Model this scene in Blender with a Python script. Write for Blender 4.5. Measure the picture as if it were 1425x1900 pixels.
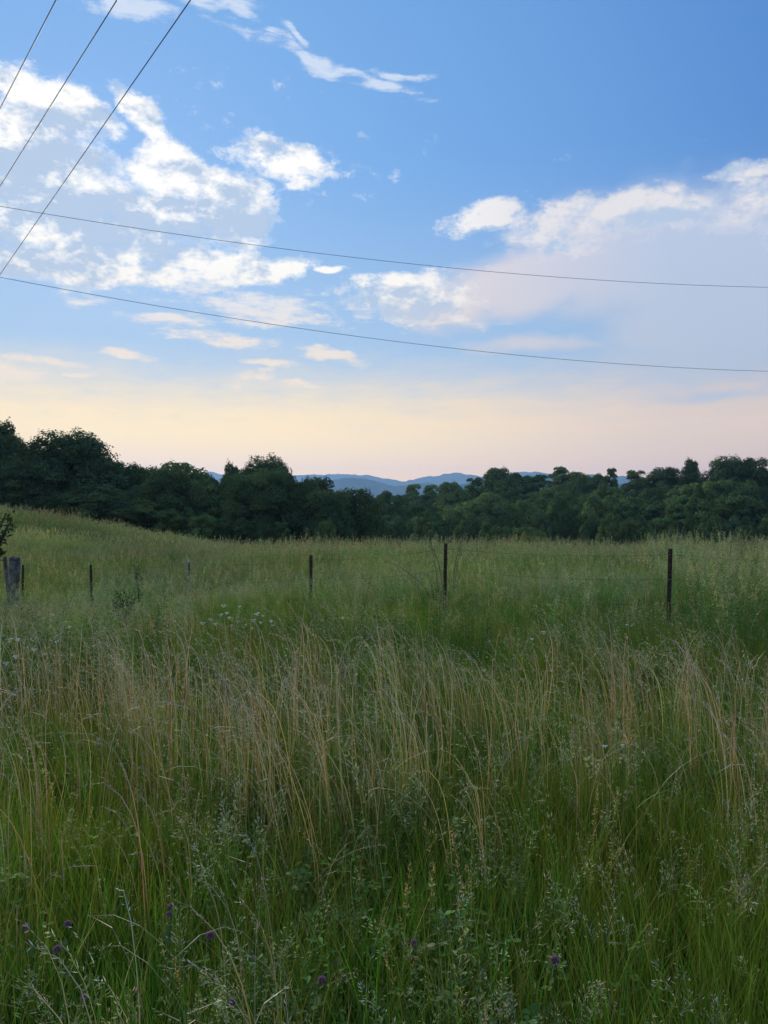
import bpy, bmesh, math, random
import numpy as np
from mathutils import Vector, Matrix

for _o in list(bpy.data.objects):
    bpy.data.objects.remove(_o, do_unlink=True)
SC = bpy.context.scene
COL = SC.collection

# ------------------------------------------------------------------ camera
EYE = 1.65
FPX, CX, HORIZ = 1427.0, 712.5, 932.0          # focal length / centre / horizon row of the 1425x1900 photograph
cam_d = bpy.data.cameras.new('camera')
cam_d.sensor_fit = 'HORIZONTAL'
cam_d.sensor_width = 36.0
cam_d.lens = 36.0 * FPX / 1425.0
cam_d.clip_start = 0.05
cam_d.clip_end = 60000.0
cam = bpy.data.objects.new('camera', cam_d)
COL.objects.link(cam)
cam.location = (0, 0, EYE)
cam.rotation_euler = (math.radians(90.0) - math.atan((950.0 - HORIZ) / FPX), 0, 0)
SC.camera = cam

SC.render.engine = 'CYCLES'
SC.view_settings.view_transform = 'Standard'
SC.view_settings.look = 'None'
SC.view_settings.gamma = 1.0
SC.view_settings.use_curve_mapping = False
SC.view_settings.exposure = 0.0
SC.cycles.max_bounces = 6
SC.cycles.diffuse_bounces = 3
SC.cycles.transmission_bounces = 4
SC.cycles.transparent_max_bounces = 8
SC.cycles.volume_bounces = 0
SC.cycles.use_denoising = True
SC.cycles.sample_clamp_indirect = 4.0

def srgb(r, g, b):
    f = lambda c: c / 12.92 if c <= 0.04045 else ((c + 0.055) / 1.055) ** 2.4
    return (f(r / 255.0), f(g / 255.0), f(b / 255.0))

# ------------------------------------------------------------------ node expression helper
class Ex:
    """wraps a node socket (or number) so that shader maths can be written as expressions"""
    def __init__(s, nt, v): s.nt, s.v = nt, v
    def _op(s, op, *a, clamp=False):
        n = s.nt.nodes.new('ShaderNodeMath'); n.operation = op; n.use_clamp = clamp
        for i, x in enumerate((s,) + a):
            x = x.v if isinstance(x, Ex) else x
            if isinstance(x, (int, float)): n.inputs[i].default_value = x
            else: s.nt.links.new(x, n.inputs[i])
        return Ex(s.nt, n.outputs[0])
    def __add__(s, o): return s._op('ADD', o)
    __radd__ = __add__
    def __sub__(s, o): return s._op('SUBTRACT', o)
    def __rsub__(s, o): return Ex(s.nt, float(o))._op('SUBTRACT', s)
    def __mul__(s, o): return s._op('MULTIPLY', o)
    __rmul__ = __mul__
    def __truediv__(s, o): return s._op('DIVIDE', o)
    def max(s, o): return s._op('MAXIMUM', o)
    def min(s, o): return s._op('MINIMUM', o)
    def pow(s, o): return s._op('POWER', o)
    def exp(s): return s._op('EXPONENT')
    def clamp(s): return s._op('ADD', 0.0, clamp=True)
    def sstep(s, lo, hi):
        n = s.nt.nodes.new('ShaderNodeMapRange'); n.interpolation_type = 'SMOOTHSTEP'
        for i, x in enumerate((s, lo, hi, 0.0, 1.0)):
            x = x.v if isinstance(x, Ex) else x
            if isinstance(x, (int, float)): n.inputs[i].default_value = x
            else: s.nt.links.new(x, n.inputs[i])
        return Ex(s.nt, n.outputs[0])
    def lin(s, lo, hi, a=0.0, b=1.0):
        n = s.nt.nodes.new('ShaderNodeMapRange')
        for i, x in enumerate((s, lo, hi, a, b)):
            x = x.v if isinstance(x, Ex) else x
            if isinstance(x, (int, float)): n.inputs[i].default_value = x
            else: s.nt.links.new(x, n.inputs[i])
        return Ex(s.nt, n.outputs[0])

def mixcol(nt, f, a, b, mode='MIX'):
    n = nt.nodes.new('ShaderNodeMix'); n.data_type = 'RGBA'; n.blend_type = mode
    for i, x in ((0, f), (6, a), (7, b)):
        x = x.v if isinstance(x, Ex) else x
        if isinstance(x, (int, float)): n.inputs[i].default_value = x
        elif isinstance(x, tuple): n.inputs[i].default_value = (*x[:3], 1.0)
        else: nt.links.new(x, n.inputs[i])
    return Ex(nt, n.outputs[2])

def noise_node(nt, vec, scale, detail=4.0, rough=0.55, dist=0.0, lac=2.0):
    n = nt.nodes.new('ShaderNodeTexNoise')
    n.inputs['Scale'].default_value = scale; n.inputs['Detail'].default_value = detail
    n.inputs['Roughness'].default_value = rough; n.inputs['Distortion'].default_value = dist
    n.inputs['Lacunarity'].default_value = lac
    if vec is not None: nt.links.new(vec.v if isinstance(vec, Ex) else vec, n.inputs['Vector'])
    return n
# ------------------------------------------------------------------ sky and sun
SUN_EL, SUN_AZ = math.radians(20.0), math.radians(-21.0)      # azimuth measured from +Y towards +X
SKY_STRENGTH = 0.12
world = bpy.data.worlds.new('World'); SC.world = world
world.use_nodes = True

def build_sky(nt):
    nodes, links = nt.nodes, nt.links
    nodes.clear()
    out = nodes.new('ShaderNodeOutputWorld'); bg = nodes.new('ShaderNodeBackground')
    links.new(bg.outputs[0], out.inputs[0])
    bg.inputs[1].default_value = SKY_STRENGTH
    tc = nodes.new('ShaderNodeTexCoord')
    vec = tc.outputs['Generated']
    sep = nodes.new('ShaderNodeSeparateXYZ'); links.new(vec, sep.inputs[0])
    X, Y, Z = (Ex(nt, sep.outputs[i]) for i in range(3))
    az = X._op('ARCTAN2', Y)
    el = Z._op('ARCSINE')

    sv = nodes.new('ShaderNodeVectorMath'); sv.operation = 'MULTIPLY'
    links.new(vec, sv.inputs[0]); sv.inputs[1].default_value = (1.0, 1.0, 1.7)
    nbig = noise_node(nt, sv.outputs[0], 9.0, 5.0, 0.62)
    nfine = noise_node(nt, sv.outputs[0], 30.0, 5.0, 0.72)
    sv2 = nodes.new('ShaderNodeVectorMath'); sv2.operation = 'MULTIPLY'
    links.new(vec, sv2.inputs[0]); sv2.inputs[1].default_value = (1.0, 1.0, 4.5)
    nwisp = noise_node(nt, sv2.outputs[0], 13.0, 5.0, 0.66)
    nwarp = noise_node(nt, sv.outputs[0], 14.0, 2.0, 0.6)
    off = nodes.new('ShaderNodeVectorMath'); off.operation = 'ADD'
    links.new(sv.outputs[0], off.inputs[0]); off.inputs[1].default_value = (-0.010, 0.0, 0.024)
    nb_l = noise_node(nt, off.outputs[0], 9.0, 5.0, 0.62)        # the same noise a step towards the light
    sepc = nodes.new('ShaderNodeSeparateColor'); links.new(nwarp.outputs['Color'], sepc.inputs[0])
    B = Ex(nt, nbig.outputs['Fac']); F = Ex(nt, nfine.outputs['Fac']); W = Ex(nt, nwisp.outputs['Fac'])
    relief = B - Ex(nt, nb_l.outputs['Fac'])
    wa = (Ex(nt, sepc.outputs[0]) - 0.5); wb = (Ex(nt, sepc.outputs[1]) - 0.5)
    sky = nodes.new('ShaderNodeTexSky'); sky.sky_type = 'NISHITA'; sky.sun_disc = False
    sky.sun_elevation = SUN_EL
    sky.sun_rotation = SUN_AZ
    sky.air_density = 1.0; sky.dust_density = 0.6; sky.ozone_density = 2.2; sky.altitude = 300
    S = 1.0 / SKY_STRENGTH
    def C(r, g, b):
        return tuple(c * S for c in srgb(r, g, b))
    # clear air over the whole dome: the blue deepens with height and away from the sun
    GA, GE = math.radians(-25.0), math.radians(8.0)     # centre of the warm glow under the sun
    dot = X * (math.sin(GA) * math.cos(GE)) + Y * (math.cos(GA) * math.cos(GE)) + Z * math.sin(GE)
    away = (1.0 - dot) * 0.5
    deep = mixcol(nt, away.sstep(0.0, 0.28), C(118, 174, 234), C(68, 128, 204))
    deep = mixcol(nt, away.sstep(0.3, 1.0), deep, C(92, 132, 180))
    nish = mixcol(nt, 1.0, sky.outputs[0], (1.0, 1.0, 1.0), 'MULTIPLY')
    blue = mixcol(nt, 0.9, nish, deep)
    # veil of moist air low down, peach towards the sun
    warm = mixcol(nt, away.sstep(0.0, 0.16), tuple(c * 1.3 for c in C(255, 220, 152)), tuple(c * 1.15 for c in C(236, 206, 176)))
    warm = mixcol(nt, away.sstep(0.1, 0.8), warm, C(176, 168, 172))
    pale = mixcol(nt, away.sstep(0.0, 0.5), C(186, 208, 226), C(128, 160, 200))
    f1 = el.sstep(0.44, 0.11)
    col = mixcol(nt, f1 * 0.80, blue, pale)
    f2 = (el + (W - 0.5) * 0.05).sstep(0.205, 0.08)
    col = mixcol(nt, f2 * 0.97, col, warm)
    col = mixcol(nt, el.sstep(0.085, 0.01) * 0.8, col, mixcol(nt, away.sstep(0.0, 0.5), tuple(c * 1.55 for c in C(255, 190, 108)), C(150, 150, 165)))

    # ---- clouds, placed by direction
    azw = az + wa * 0.06
    elw = el + wb * 0.035

    comb = nodes.new('ShaderNodeCombineXYZ')
    links.new(azw.v, comb.inputs[0]); links.new(elw.v, comb.inputs[1])

    def ellipse(px, py, rx, ry, rot=0.0, w=1.0):          # positive rot: falls to the right
        gx, gz = (px - CX) / FPX, (HORIZ - py) / FPX
        a0 = math.atan(gx); h = math.sqrt(1 + gx * gx); e0 = math.atan(gz / h)
        ra = rx / FPX / (1 + gx * gx); re = ry / FPX / h / (1 + (gz / h) ** 2)
        m = nodes.new('ShaderNodeMapping'); m.vector_type = 'TEXTURE'
        m.inputs['Location'].default_value = (a0, e0, 0)
        m.inputs['Rotation'].default_value = (0, 0, -rot)
        m.inputs['Scale'].default_value = (ra, re, 1)
        links.new(comb.outputs[0], m.inputs['Vector'])
        l = nodes.new('ShaderNodeVectorMath'); l.operation = 'LENGTH'
        links.new(m.outputs[0], l.inputs[0])
        r = Ex(nt, l.outputs['Value'])
        return r if w == 1.0 else r + (1.0 - w)
    def union(lst):                                       # 1 in the middle, 0 on the rim
        R = None
        for E_ in lst:
            r = ellipse(*E_)
            R = r if R is None else R.min(r)
        return 1.0 - R
    cumulus = union([
        (60, 330, 215, 165, 0), (225, 425, 250, 95, 0), (430, 390, 105, 85, 0), (330, 330, 105, 62, .2),
        (515, 295, 105, 52, .08), (110, 205, 150, 62, 0.25), (275, 215, 80, 40, .5), (-160, 330, 240, 210, 0),
        (130, 498, 330, 44, -.03), (395, 488, 150, 34, 0), (530, 497, 70, 26, -.2), (612, 502, 34, 13, 0),
        ])
    heaps = union([
        (1050, 418, 125, 58, -.1), (1190, 388, 140, 52, 0), (1350, 382, 140, 55, 0), (895, 402, 85, 30, -.25),
        (1375, 325, 75, 22, .1), (760, 565, 135, 55, 0), (1500, 380, 150, 70, 0)])
    streaks = union([
        (490, 570, 200, 34, .08), (430, 632, 125, 17, .07), (315, 597, 85, 15, .06), (150, 553, 60, 17, .06),
        (215, 657, 75, 12, .08), (60, 665, 120, 20, .02), (10, 690, 120, 30, 0), (150, 693, 40, 8, 0), (460, 705, 45, 20, -.4),
        (475, 52, 120, 15, .42), (540, 72, 60, 12, .5), (590, 122, 190, 17, .25), (235, 8, 75, 26, 0), (370, 2, 110, 16, .1),
        (505, 672, 50, 9, .05), (600, 655, 80, 13, .15), (560, 715, 70, 8, 0), (880, 606, 70, 12, -.05),
        (720, 146, 70, 9, .15)])
    # clouds continue over the unseen rest of the dome, thickened to add fill light
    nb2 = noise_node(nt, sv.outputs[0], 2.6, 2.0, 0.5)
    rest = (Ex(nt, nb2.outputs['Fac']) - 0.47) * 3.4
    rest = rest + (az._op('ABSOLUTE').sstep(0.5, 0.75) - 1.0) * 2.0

    dens = (cumulus.min(0.5) * 2.7 + (B - 0.485) * 3.4 + (F - 0.5) * 3.2)
    dens = dens.max(heaps.min(0.5) * 1.7 + (B - 0.465) * 3.0 + (F - 0.5) * 3.2)
    fleck = union([(560, 300, 330, 170, 0), (1050, 400, 330, 120, -.1), (330, 200, 200, 110, 0)]).min(0.45) * 0.9 - 0.72
    dens = dens.max(fleck + (F - 0.5) * 3.6 + (B - 0.5) * 1.6)
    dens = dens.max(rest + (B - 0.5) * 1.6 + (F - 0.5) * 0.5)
    # loose flecks around the cloud edges
    dwis = streaks.min(0.6) * 1.35 + (W - 0.47) * 4.2 + (F - 0.5) * 1.9
    # the smooth veil of the big cloud on the right
    soft = union([(1230, 475, 360, 165, 0), (1010, 520, 250, 80, -.12), (1330, 590, 330, 165, 0, .9),
                  (1500, 480, 300, 200, 0), (820, 575, 150, 62, 0, 0.9), (1020, 640, 330, 34, 0.0, .6), (1330, 735, 330, 40, -.05, .5)])
    a_soft = (soft + (B - 0.5) * 0.5).sstep(-0.05, 0.55) * 0.92
    lowf = el.sstep(0.34, 0.14)                           # 1 low in the sky
    soft_hi = mixcol(nt, lowf, C(234, 222, 222), C(224, 212, 208))
    soft_lo = mixcol(nt, lowf, C(194, 205, 228), C(188, 200, 216))
    sc_ = mixcol(nt, az.sstep(0.05, 0.40), soft_hi, soft_lo)
    col = mixcol(nt, a_soft, col, sc_)
    a_w = dwis.sstep(0.0, 1.2) * el.sstep(0.2, 0.4).lin(0.0, 1.0, 0.92, 0.72)
    wl = mixcol(nt, lowf, C(232, 238, 248), C(255, 233, 206))
    col = mixcol(nt, a_w, col, wl)
    a_c = dens.sstep(-0.05, 1.15)
    lit = mixcol(nt, lowf, tuple(c * 1.06 for c in C(255, 252, 247)), C(254, 238, 212))
    litr = mixcol(nt, lowf, C(234, 230, 232), C(238, 226, 218))
    lit = mixcol(nt, az.sstep(0.0, 0.22), lit, litr)
    shd = mixcol(nt, lowf, C(186, 204, 228), C(200, 207, 217))
    core = union([(120, 345, 185, 120, .1), (40, 450, 190, 70, 0), (455, 400, 85, 75, 0), (565, 303, 52, 40, .2), (300, 455, 190, 42, 0),
                  (-160, 340, 220, 190, 0), (1230, 440, 260, 42, 0), (760, 590, 70, 22, 0)])
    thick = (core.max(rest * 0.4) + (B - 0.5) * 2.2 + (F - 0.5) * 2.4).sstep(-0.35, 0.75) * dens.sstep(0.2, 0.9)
    thick = (thick * 0.80 + 0.24 - relief * 9.0).clamp() * dens.sstep(0.1, 0.6)
    ccol = mixcol(nt, thick, lit, shd)
    col = mixcol(nt, a_c, col, ccol)
    links.new(col.v, bg.inputs[0])
build_sky(world.node_tree)
world.cycles.sampling_method = 'MANUAL'
world.cycles.sample_map_resolution = 256

sun_d = bpy.data.lights.new('sun', 'SUN')
sun_d.energy = 4.8; sun_d.angle = math.radians(16.0); sun_d.color = (1.0, 0.90, 0.71)
sun = bpy.data.objects.new('sun', sun_d); COL.objects.link(sun)
_sd = Vector((math.sin(SUN_AZ) * math.cos(SUN_EL), math.cos(SUN_AZ) * math.cos(SUN_EL), math.sin(SUN_EL)))
sun.rotation_euler = _sd.to_track_quat('Z', 'Y').to_euler()
sun.location = _sd * 100
# ------------------------------------------------------------------ helpers
def tag(o, label=None, cat=None, group=None, kind=None):
    if label: o['label'] = label
    if cat: o['category'] = cat
    if group: o['group'] = group
    if kind: o['kind'] = kind
    return o

def mesh_np(name, V, F, mat=None, col=None, smooth=False):
    """mesh from numpy vertices and faces (faces: array or list of tuples)"""
    me = bpy.data.meshes.new(name)
    V = np.asarray(V, dtype=np.float32).reshape(-1, 3)
    if isinstance(F, np.ndarray):
        n = F.shape[1]
        me.vertices.add(len(V)); me.vertices.foreach_set('co', V.ravel())
        me.loops.add(F.size); me.loops.foreach_set('vertex_index', F.astype(np.int32).ravel())
        me.polygons.add(len(F)); me.polygons.foreach_set('loop_start', np.arange(0, F.size, n, dtype=np.int32))
        me.update(calc_edges=True)
    else:
        me.from_pydata(V.tolist(), [], [tuple(f) for f in F])
    if col is not None:
        a = me.color_attributes.new('Col', 'FLOAT_COLOR', 'POINT')
        c = np.ones((len(V), 4), np.float32); c[:, :3] = col
        a.data.foreach_set('color', c.ravel())
    if mat: me.materials.append(mat)
    if smooth: me.polygons.foreach_set('use_smooth', np.ones(len(me.polygons), bool))
    me.update()
    return me

def link(name, me, parent=None, loc=None):
    o = bpy.data.objects.new(name, me); COL.objects.link(o)
    if parent: o.parent = parent
    if loc is not None: o.location = loc
    return o

def material(name):
    m = bpy.data.materials.new(name); m.use_nodes = True
    nt = m.node_tree; b = nt.nodes['Principled BSDF']
    return m, nt, b

def tube(path, rad, sides=6):
    """vertices and quads of a tube along a path; rad is one radius or one per point"""
    P = np.asarray(path, float); n = len(P)
    R = np.full(n, rad) if np.isscalar(rad) else np.asarray(rad, float)
    T = np.gradient(P, axis=0); T /= np.linalg.norm(T, axis=1)[:, None] + 1e-9
    up = np.array([0.0, 0.0, 1.0]) if abs(T[0, 2]) < 0.9 else np.array([1.0, 0.0, 0.0])
    V = []
    for i in range(n):
        a = np.cross(T[i], up); a /= np.linalg.norm(a) + 1e-9
        b = np.cross(T[i], a)
        for k in range(sides):
            t = 2 * math.pi * k / sides
            V.append(P[i] + R[i] * (a * math.cos(t) + b * math.sin(t)))
    F = [(i * sides + k, i * sides + (k + 1) % sides, (i + 1) * sides + (k + 1) % sides, (i + 1) * sides + k)
         for i in range(n - 1) for k in range(sides)]
    return np.array(V), F

def merge(parts):
    Vs, Fs, o = [], [], 0
    for V, F in parts:
        Vs.append(np.asarray(V)); Fs += [tuple(int(i) + o for i in f) for f in F]; o += len(V)
    return np.concatenate(Vs), Fs

def sst(x, a, b):
    t = np.clip((np.asarray(x, float) - a) / (b - a), 0, 1); return t * t * (3 - 2 * t)

# value noise for terrain, patches and placement
_rs = np.random.RandomState(7)
_G = _rs.rand(256, 256)
def vnoise(x, y):
    x = np.asarray(x, float); y = np.asarray(y, float)
    xi = np.floor(x).astype(int); yi = np.floor(y).astype(int); fx = x - xi; fy = y - yi
    fx = fx * fx * (3 - 2 * fx); fy = fy * fy * (3 - 2 * fy)
    g = lambda a, b: _G[a % 256, b % 256]
    return (g(xi, yi) * (1 - fx) + g(xi + 1, yi) * fx) * (1 - fy) + (g(xi, yi + 1) * (1 - fx) + g(xi + 1, yi + 1) * fx) * fy
def fbm(x, y, o=4):
    s, a, t = 0.0, 0.5, 0.0
    for k in range(o):
        s = s + a * vnoise(x * 2 ** k + 17 * k, y * 2 ** k + 31 * k); t += a; a *= 0.5
    return s / t

def ground(x, y):
    x = np.asarray(x, float); y = np.asarray(y, float)
    z = np.interp(y, [-2000, -30, -8, 6, 22, 28, 45, 80, 112, 132, 165, 205, 260, 420, 1000, 3000, 12000],
                     [-20, -1, 0, 0, -0.25, -0.5, -2.1, -6.0, -10, -10.6, -8.0, -4.0, -3.0, -16, -40, -60, -60])
    z = z - 0.42 * sst(x, -1.0, -6.0) * sst(y, 5, 11) * sst(y, 30, 18)
    z = z + 3.0 * sst(x, -3.2, -25.0) * sst(y, 20, 46) * sst(y, 130, 58)
    z = z + 0.10 * (fbm(x * 0.35, y * 0.35, 3) - 0.5) * sst(np.hypot(x, y), 120, 40) + 0.25 * (fbm(x * 0.09 + 5, y * 0.09, 2) - 0.5) * sst(y, 18, 30)
    return z

# ------------------------------------------------------------------ ground sheet (reaches the horizon)
def build_ground():
    rings = np.concatenate([[0.0], np.geomspace(0.5, 11500, 190)])
    na = 300
    ang = np.linspace(0, 2 * math.pi, na, endpoint=False)
    V = [(0, 0, float(ground(0, 0)))]
    for r in rings[1:]:
        x = r * np.sin(ang); y = r * np.cos(ang)
        V += list(zip(x, y, ground(x, y)))
    F = [(0, 1 + k, 1 + (k + 1) % na) for k in range(na)]
    for i in range(len(rings) - 2):
        a = 1 + i * na; b = a + na
        F += [(a + k, b + k, b + (k + 1) % na, a + (k + 1) % na) for k in range(na)]
    m, nt, bs = material('meadow_soil')
    tc = nt.nodes.new('ShaderNodeTexCoord')
    n1 = noise_node(nt, tc.outputs['Object'], 1.7, 6, 0.6); n2 = noise_node(nt, tc.outputs['Object'], 40.0, 4, 0.7)
    f = Ex(nt, n1.outputs['Fac']).sstep(0.38, 0.64)
    c = mixcol(nt, f, (0.035, 0.042, 0.016), (0.075, 0.062, 0.032))
    c = mixcol(nt, Ex(nt, n2.outputs['Fac']) * 0.5, c, (0.03, 0.05, 0.014))
    nt.links.new(c.v, bs.inputs['Base Color']); bs.inputs['Roughness'].default_value = 1.0
    bs.inputs['Specular IOR Level'].default_value = 0.1
    bmp = nt.nodes.new('ShaderNodeBump'); bmp.inputs['Strength'].default_value = 0.6; bmp.inputs['Distance'].default_value = 0.05
    nt.links.new(n2.outputs['Fac'], bmp.inputs['Height']); nt.links.new(bmp.outputs[0], bs.inputs['Normal'])
    o = link('ground', mesh_np('ground', V, F, m, smooth=True))
    tag(o, 'grassy field ground falling away to a valley', kind='structure')
build_ground()

# ------------------------------------------------------------------ far mountains
def build_mountains():
    m, nt, bs = material('forested_mountain')
    tc = nt.nodes.new('ShaderNodeTexCoord')
    n1 = noise_node(nt, tc.outputs['Object'], 0.006, 6, 0.65)
    c = mixcol(nt, Ex(nt, n1.outputs['Fac']).sstep(0.35, 0.65), (0.028, 0.045, 0.03), (0.06, 0.08, 0.045))
    nt.links.new(c.v, bs.inputs['Base Color']); bs.inputs['Roughness'].default_value = 1.0
    bs.inputs['Specular IOR Level'].default_value = 0.0
    def ridge(name, D, pts, seed, rough, label, wid):
        px = np.linspace(-1500, 2900, 700)
        rows = np.interp(px, [p[0] for p in pts], [p[1] for p in pts])
        rows = rows + rough * (fbm(px * 0.012 + seed, px * 0 + seed, 5) - 0.5) + rough * 0.35 * (fbm(px * 0.07 + seed, px * 0, 3) - 0.5)
        X = (px - CX) / FPX * D
        top = EYE + (HORIZ - rows) / FPX * D
        nv = 26
        t = np.linspace(-1, 1, nv)                       # -1 foot towards the camera, 0 crest, 1 foot behind
        V = np.zeros((len(px), nv, 3))
        for j, tt in enumerate(t):
            prof = (1 - abs(tt)) ** 1.15
            spur = 1 - 0.55 * abs(tt) * (1 - abs(tt)) * 4 * (fbm(X * 0.0022 + seed, np.full_like(X, tt * 1.2 + seed), 4) * 1.4)
            V[:, j, 0] = X * (1 + tt * wid / D); V[:, j, 1] = D + tt * wid
            V[:, j, 2] = -65 + (top + 65) * prof * np.clip(spur, 0.2, 1.2)
        F = []
        for i in range(len(px) - 1):
            F += [(i * nv + j, (i + 1) * nv + j, (i + 1) * nv + j + 1, i * nv + j + 1) for j in range(nv - 1)]
        o = link(name, mesh_np(name, V.reshape(-1, 3), F, m, smooth=True))
        tag(o, label, kind='structure')
    ridge('mountain_range', 6600, [(-1500, 885), (0, 880), (300, 876), (390, 868), (420, 873), (520, 878), (590, 872), (650, 877), (705, 880),
          (745, 888), (800, 880), (845, 876), (880, 880), (985, 873), (1060, 876), (1150, 878), (1425, 885), (2900, 880)], 3.3, 19.0,
          'pale blue mountain ridge along the horizon', 900)
    ridge('mountain_range', 4300, [(-1500, 900), (0, 900), (420, 892), (560, 884), (640, 882), (690, 884), (735, 893), (790, 889), (850, 887), (900, 884),
          (1000, 880), (1160, 886), (1425, 905), (2900, 895)], 9.1, 17.0, 'darker blue wooded ridge in front of the pale one', 700)
build_mountains()
# ------------------------------------------------------------------ trees
def leaf_material(name, c1, c2, trans=0.10):
    m = bpy.data.materials.new(name); m.use_nodes = True
    nt = m.node_tree; nt.nodes.clear()
    out = nt.nodes.new('ShaderNodeOutputMaterial')
    at = nt.nodes.new('ShaderNodeAttribute'); at.attribute_name = 'Col'
    oi = nt.nodes.new('ShaderNodeObjectInfo')
    rnd = Ex(nt, oi.outputs['Random'])
    base = mixcol(nt, rnd, c1, c2)
    c = mixcol(nt, 1.0, base, at.outputs['Color'], 'MULTIPLY')
    d = nt.nodes.new('ShaderNodeBsdfDiffuse'); t = nt.nodes.new('ShaderNodeBsdfTranslucent')
    mx = nt.nodes.new('ShaderNodeMixShader'); mx.inputs[0].default_value = trans
    nt.links.new(c.v, d.inputs[0]); nt.links.new(c.v, t.inputs[0])
    nt.links.new(d.outputs[0], mx.inputs[1]); nt.links.new(t.outputs[0], mx.inputs[2])
    nt.links.new(mx.outputs[0], out.inputs[0])
    return m
M_LEAF_DARK = leaf_material('leaves_dark', (0.072, 0.120, 0.046), (0.102, 0.155, 0.056))
M_LEAF_MID = leaf_material('leaves_mid', (0.105, 0.175, 0.056), (0.185, 0.265, 0.078))
M_LEAF_LIGHT = leaf_material('leaves_light', (0.19, 0.28, 0.08), (0.23, 0.31, 0.095))
def bark_material():
    m, nt, bs = material('bark')
    tc = nt.nodes.new('ShaderNodeTexCoord')
    n = noise_node(nt, tc.outputs['Object'], 6.0, 5, 0.65)
    c = mixcol(nt, Ex(nt, n.outputs['Fac']), (0.05, 0.042, 0.034), (0.13, 0.115, 0.10))
    nt.links.new(c.v, bs.inputs['Base Color']); bs.inputs['Roughness'].default_value = 0.95
    return m
M_BARK = bark_material()

def leaf_quads(P, N, size, rng, aspect=0.62):
    """P centres, N rough normals -> diamond-ish leaf sprays"""
    n = len(P)
    R = rng.normal(size=(n, 3)); N = N + 0.28 * R; N /= np.linalg.norm(N, axis=1)[:, None] + 1e-9
    A = np.cross(N, rng.normal(size=(n, 3))); A /= np.linalg.norm(A, axis=1)[:, None] + 1e-9
    B = np.cross(N, A)
    s = size * rng.uniform(0.6, 1.35, n)[:, None]
    V = np.stack([P - A * s, P - B * s * aspect + N * s * .12, P + A * s, P + B * s * aspect + N * s * .12], 1)
    F = np.arange(4 * n).reshape(n, 4)
    return V.reshape(-1, 3), F

def tree_meshes(seed, H, W, base, nl, leaves, leaf, mat, top='round', name='tree'):
    """returns trunk mesh and crown mesh; crown is made of leaf sprays on many irregular lobes"""
    rng = np.random.RandomState(seed)
    zb = H * base; ch = H - zb
    lobes = []
    for i in range(nl):
        t = (i + 0.5) / nl                                # height up the crown
        if top == 'round': env = math.sqrt(max(0.02, 1 - (2 * t - 0.85) ** 2 / 1.45))
        elif top == 'cone': env = 1.0 - 0.78 * t
        else: env = math.sqrt(max(0.05, 1 - (1.7 * t - 0.95) ** 2)) * (0.7 + 0.3 * math.sin(seed + 5 * t))
        a = i * 2.39996 + rng.uniform(-.5, .5)
        rr = env * W * 0.5 * math.sqrt(rng.uniform(0.12, 1.0)) * 0.82
        r = W * rng.uniform(0.11, 0.20) * (0.72 + 0.35 * env)
        z = zb + ch * (0.06 + 0.9 * t) - r * 0.35 + rng.uniform(-.04, .04) * H
        lobes.append((math.cos(a) * rr, math.sin(a) * rr, min(z, H - r * 0.9), r))
    L = np.array(lobes)
    PV, PF, PC, off = [], [], [], 0
    wts = L[:, 3] ** 2; wts /= wts.sum()
    for (x, y, z, r), w in zip(L, wts):
        n = max(12, int(leaves * w))
        d = rng.normal(size=(n, 3)); d /= np.linalg.norm(d, axis=1)[:, None]
        d[:, 2] = np.where((d[:, 2] < -0.05) & (rng.rand(n) < 0.88), -d[:, 2], d[:, 2])
        rad = r * (1 - 0.30 * rng.rand(n) ** 1.8 + 0.055 * rng.normal(size=n))
        lump = 1 + 0.22 * np.sin(d[:, 0] * 5 + seed + x) * np.sin(d[:, 1] * 5 + y) * np.sin(d[:, 2] * 5 + z)
        P = np.array([x, y, z]) + d * (rad * lump)[:, None] * np.array([1.0, 1.0, 1.05])
        V, F = leaf_quads(P, d, leaf, rng)
        tone = rng.uniform(0.72, 1.28) * rng.uniform(0.78, 1.22, n)
        hue = rng.uniform(-.10, .10)
        c = np.stack([tone * (1 + hue), tone, tone * (1 - hue)], 1)
        PV.append(V); PF.append(F + off); PC.append(np.repeat(c, 4, 0)); off += len(V)
    crown = mesh_np(name + '_crown', np.concatenate(PV), np.concatenate(PF), mat, np.concatenate(PC))
    parts = []
    tr = W * 0.028 + 0.08
    hs = np.linspace(0, 1, 7)
    wob = np.cumsum(rng.uniform(-.012, .012, (7, 2)), 0) * H
    tp = np.stack([wob[:, 0], wob[:, 1], hs * (zb + ch * 0.62)], 1)
    parts.append(tube(tp, tr * (1.25 - 0.95 * hs) * np.where(hs == 0, 1.35, 1), 8))
    for (x, y, z, r) in L[rng.permutation(len(L))[:min(12, nl)]]:
        k = rng.uniform(0.45, 0.95); s = tp[0] * (1 - k) + tp[-1] * k
        s = np.array([np.interp(k, hs, tp[:, 0]), np.interp(k, hs, tp[:, 1]), k * tp[-1, 2]])
        if z < s[2]: s[2] = z * 0.9
        e = np.array([x, y, z]); mid = (s + e) / 2 + np.array([0, 0, -0.04 * H])
        parts.append(tube([s, mid, e], [tr * .42, tr * .28, tr * .08], 5))
    V, F = merge(parts)
    return mesh_np(name + '_trunk', V, F, M_BARK, smooth=True), crown

def pix(px, row, d):
    """point at depth d (along +Y) seen at that pixel of the photograph"""
    return Vector(((px - CX) / FPX * d, d, EYE + (HORIZ - row) / FPX * d))

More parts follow.
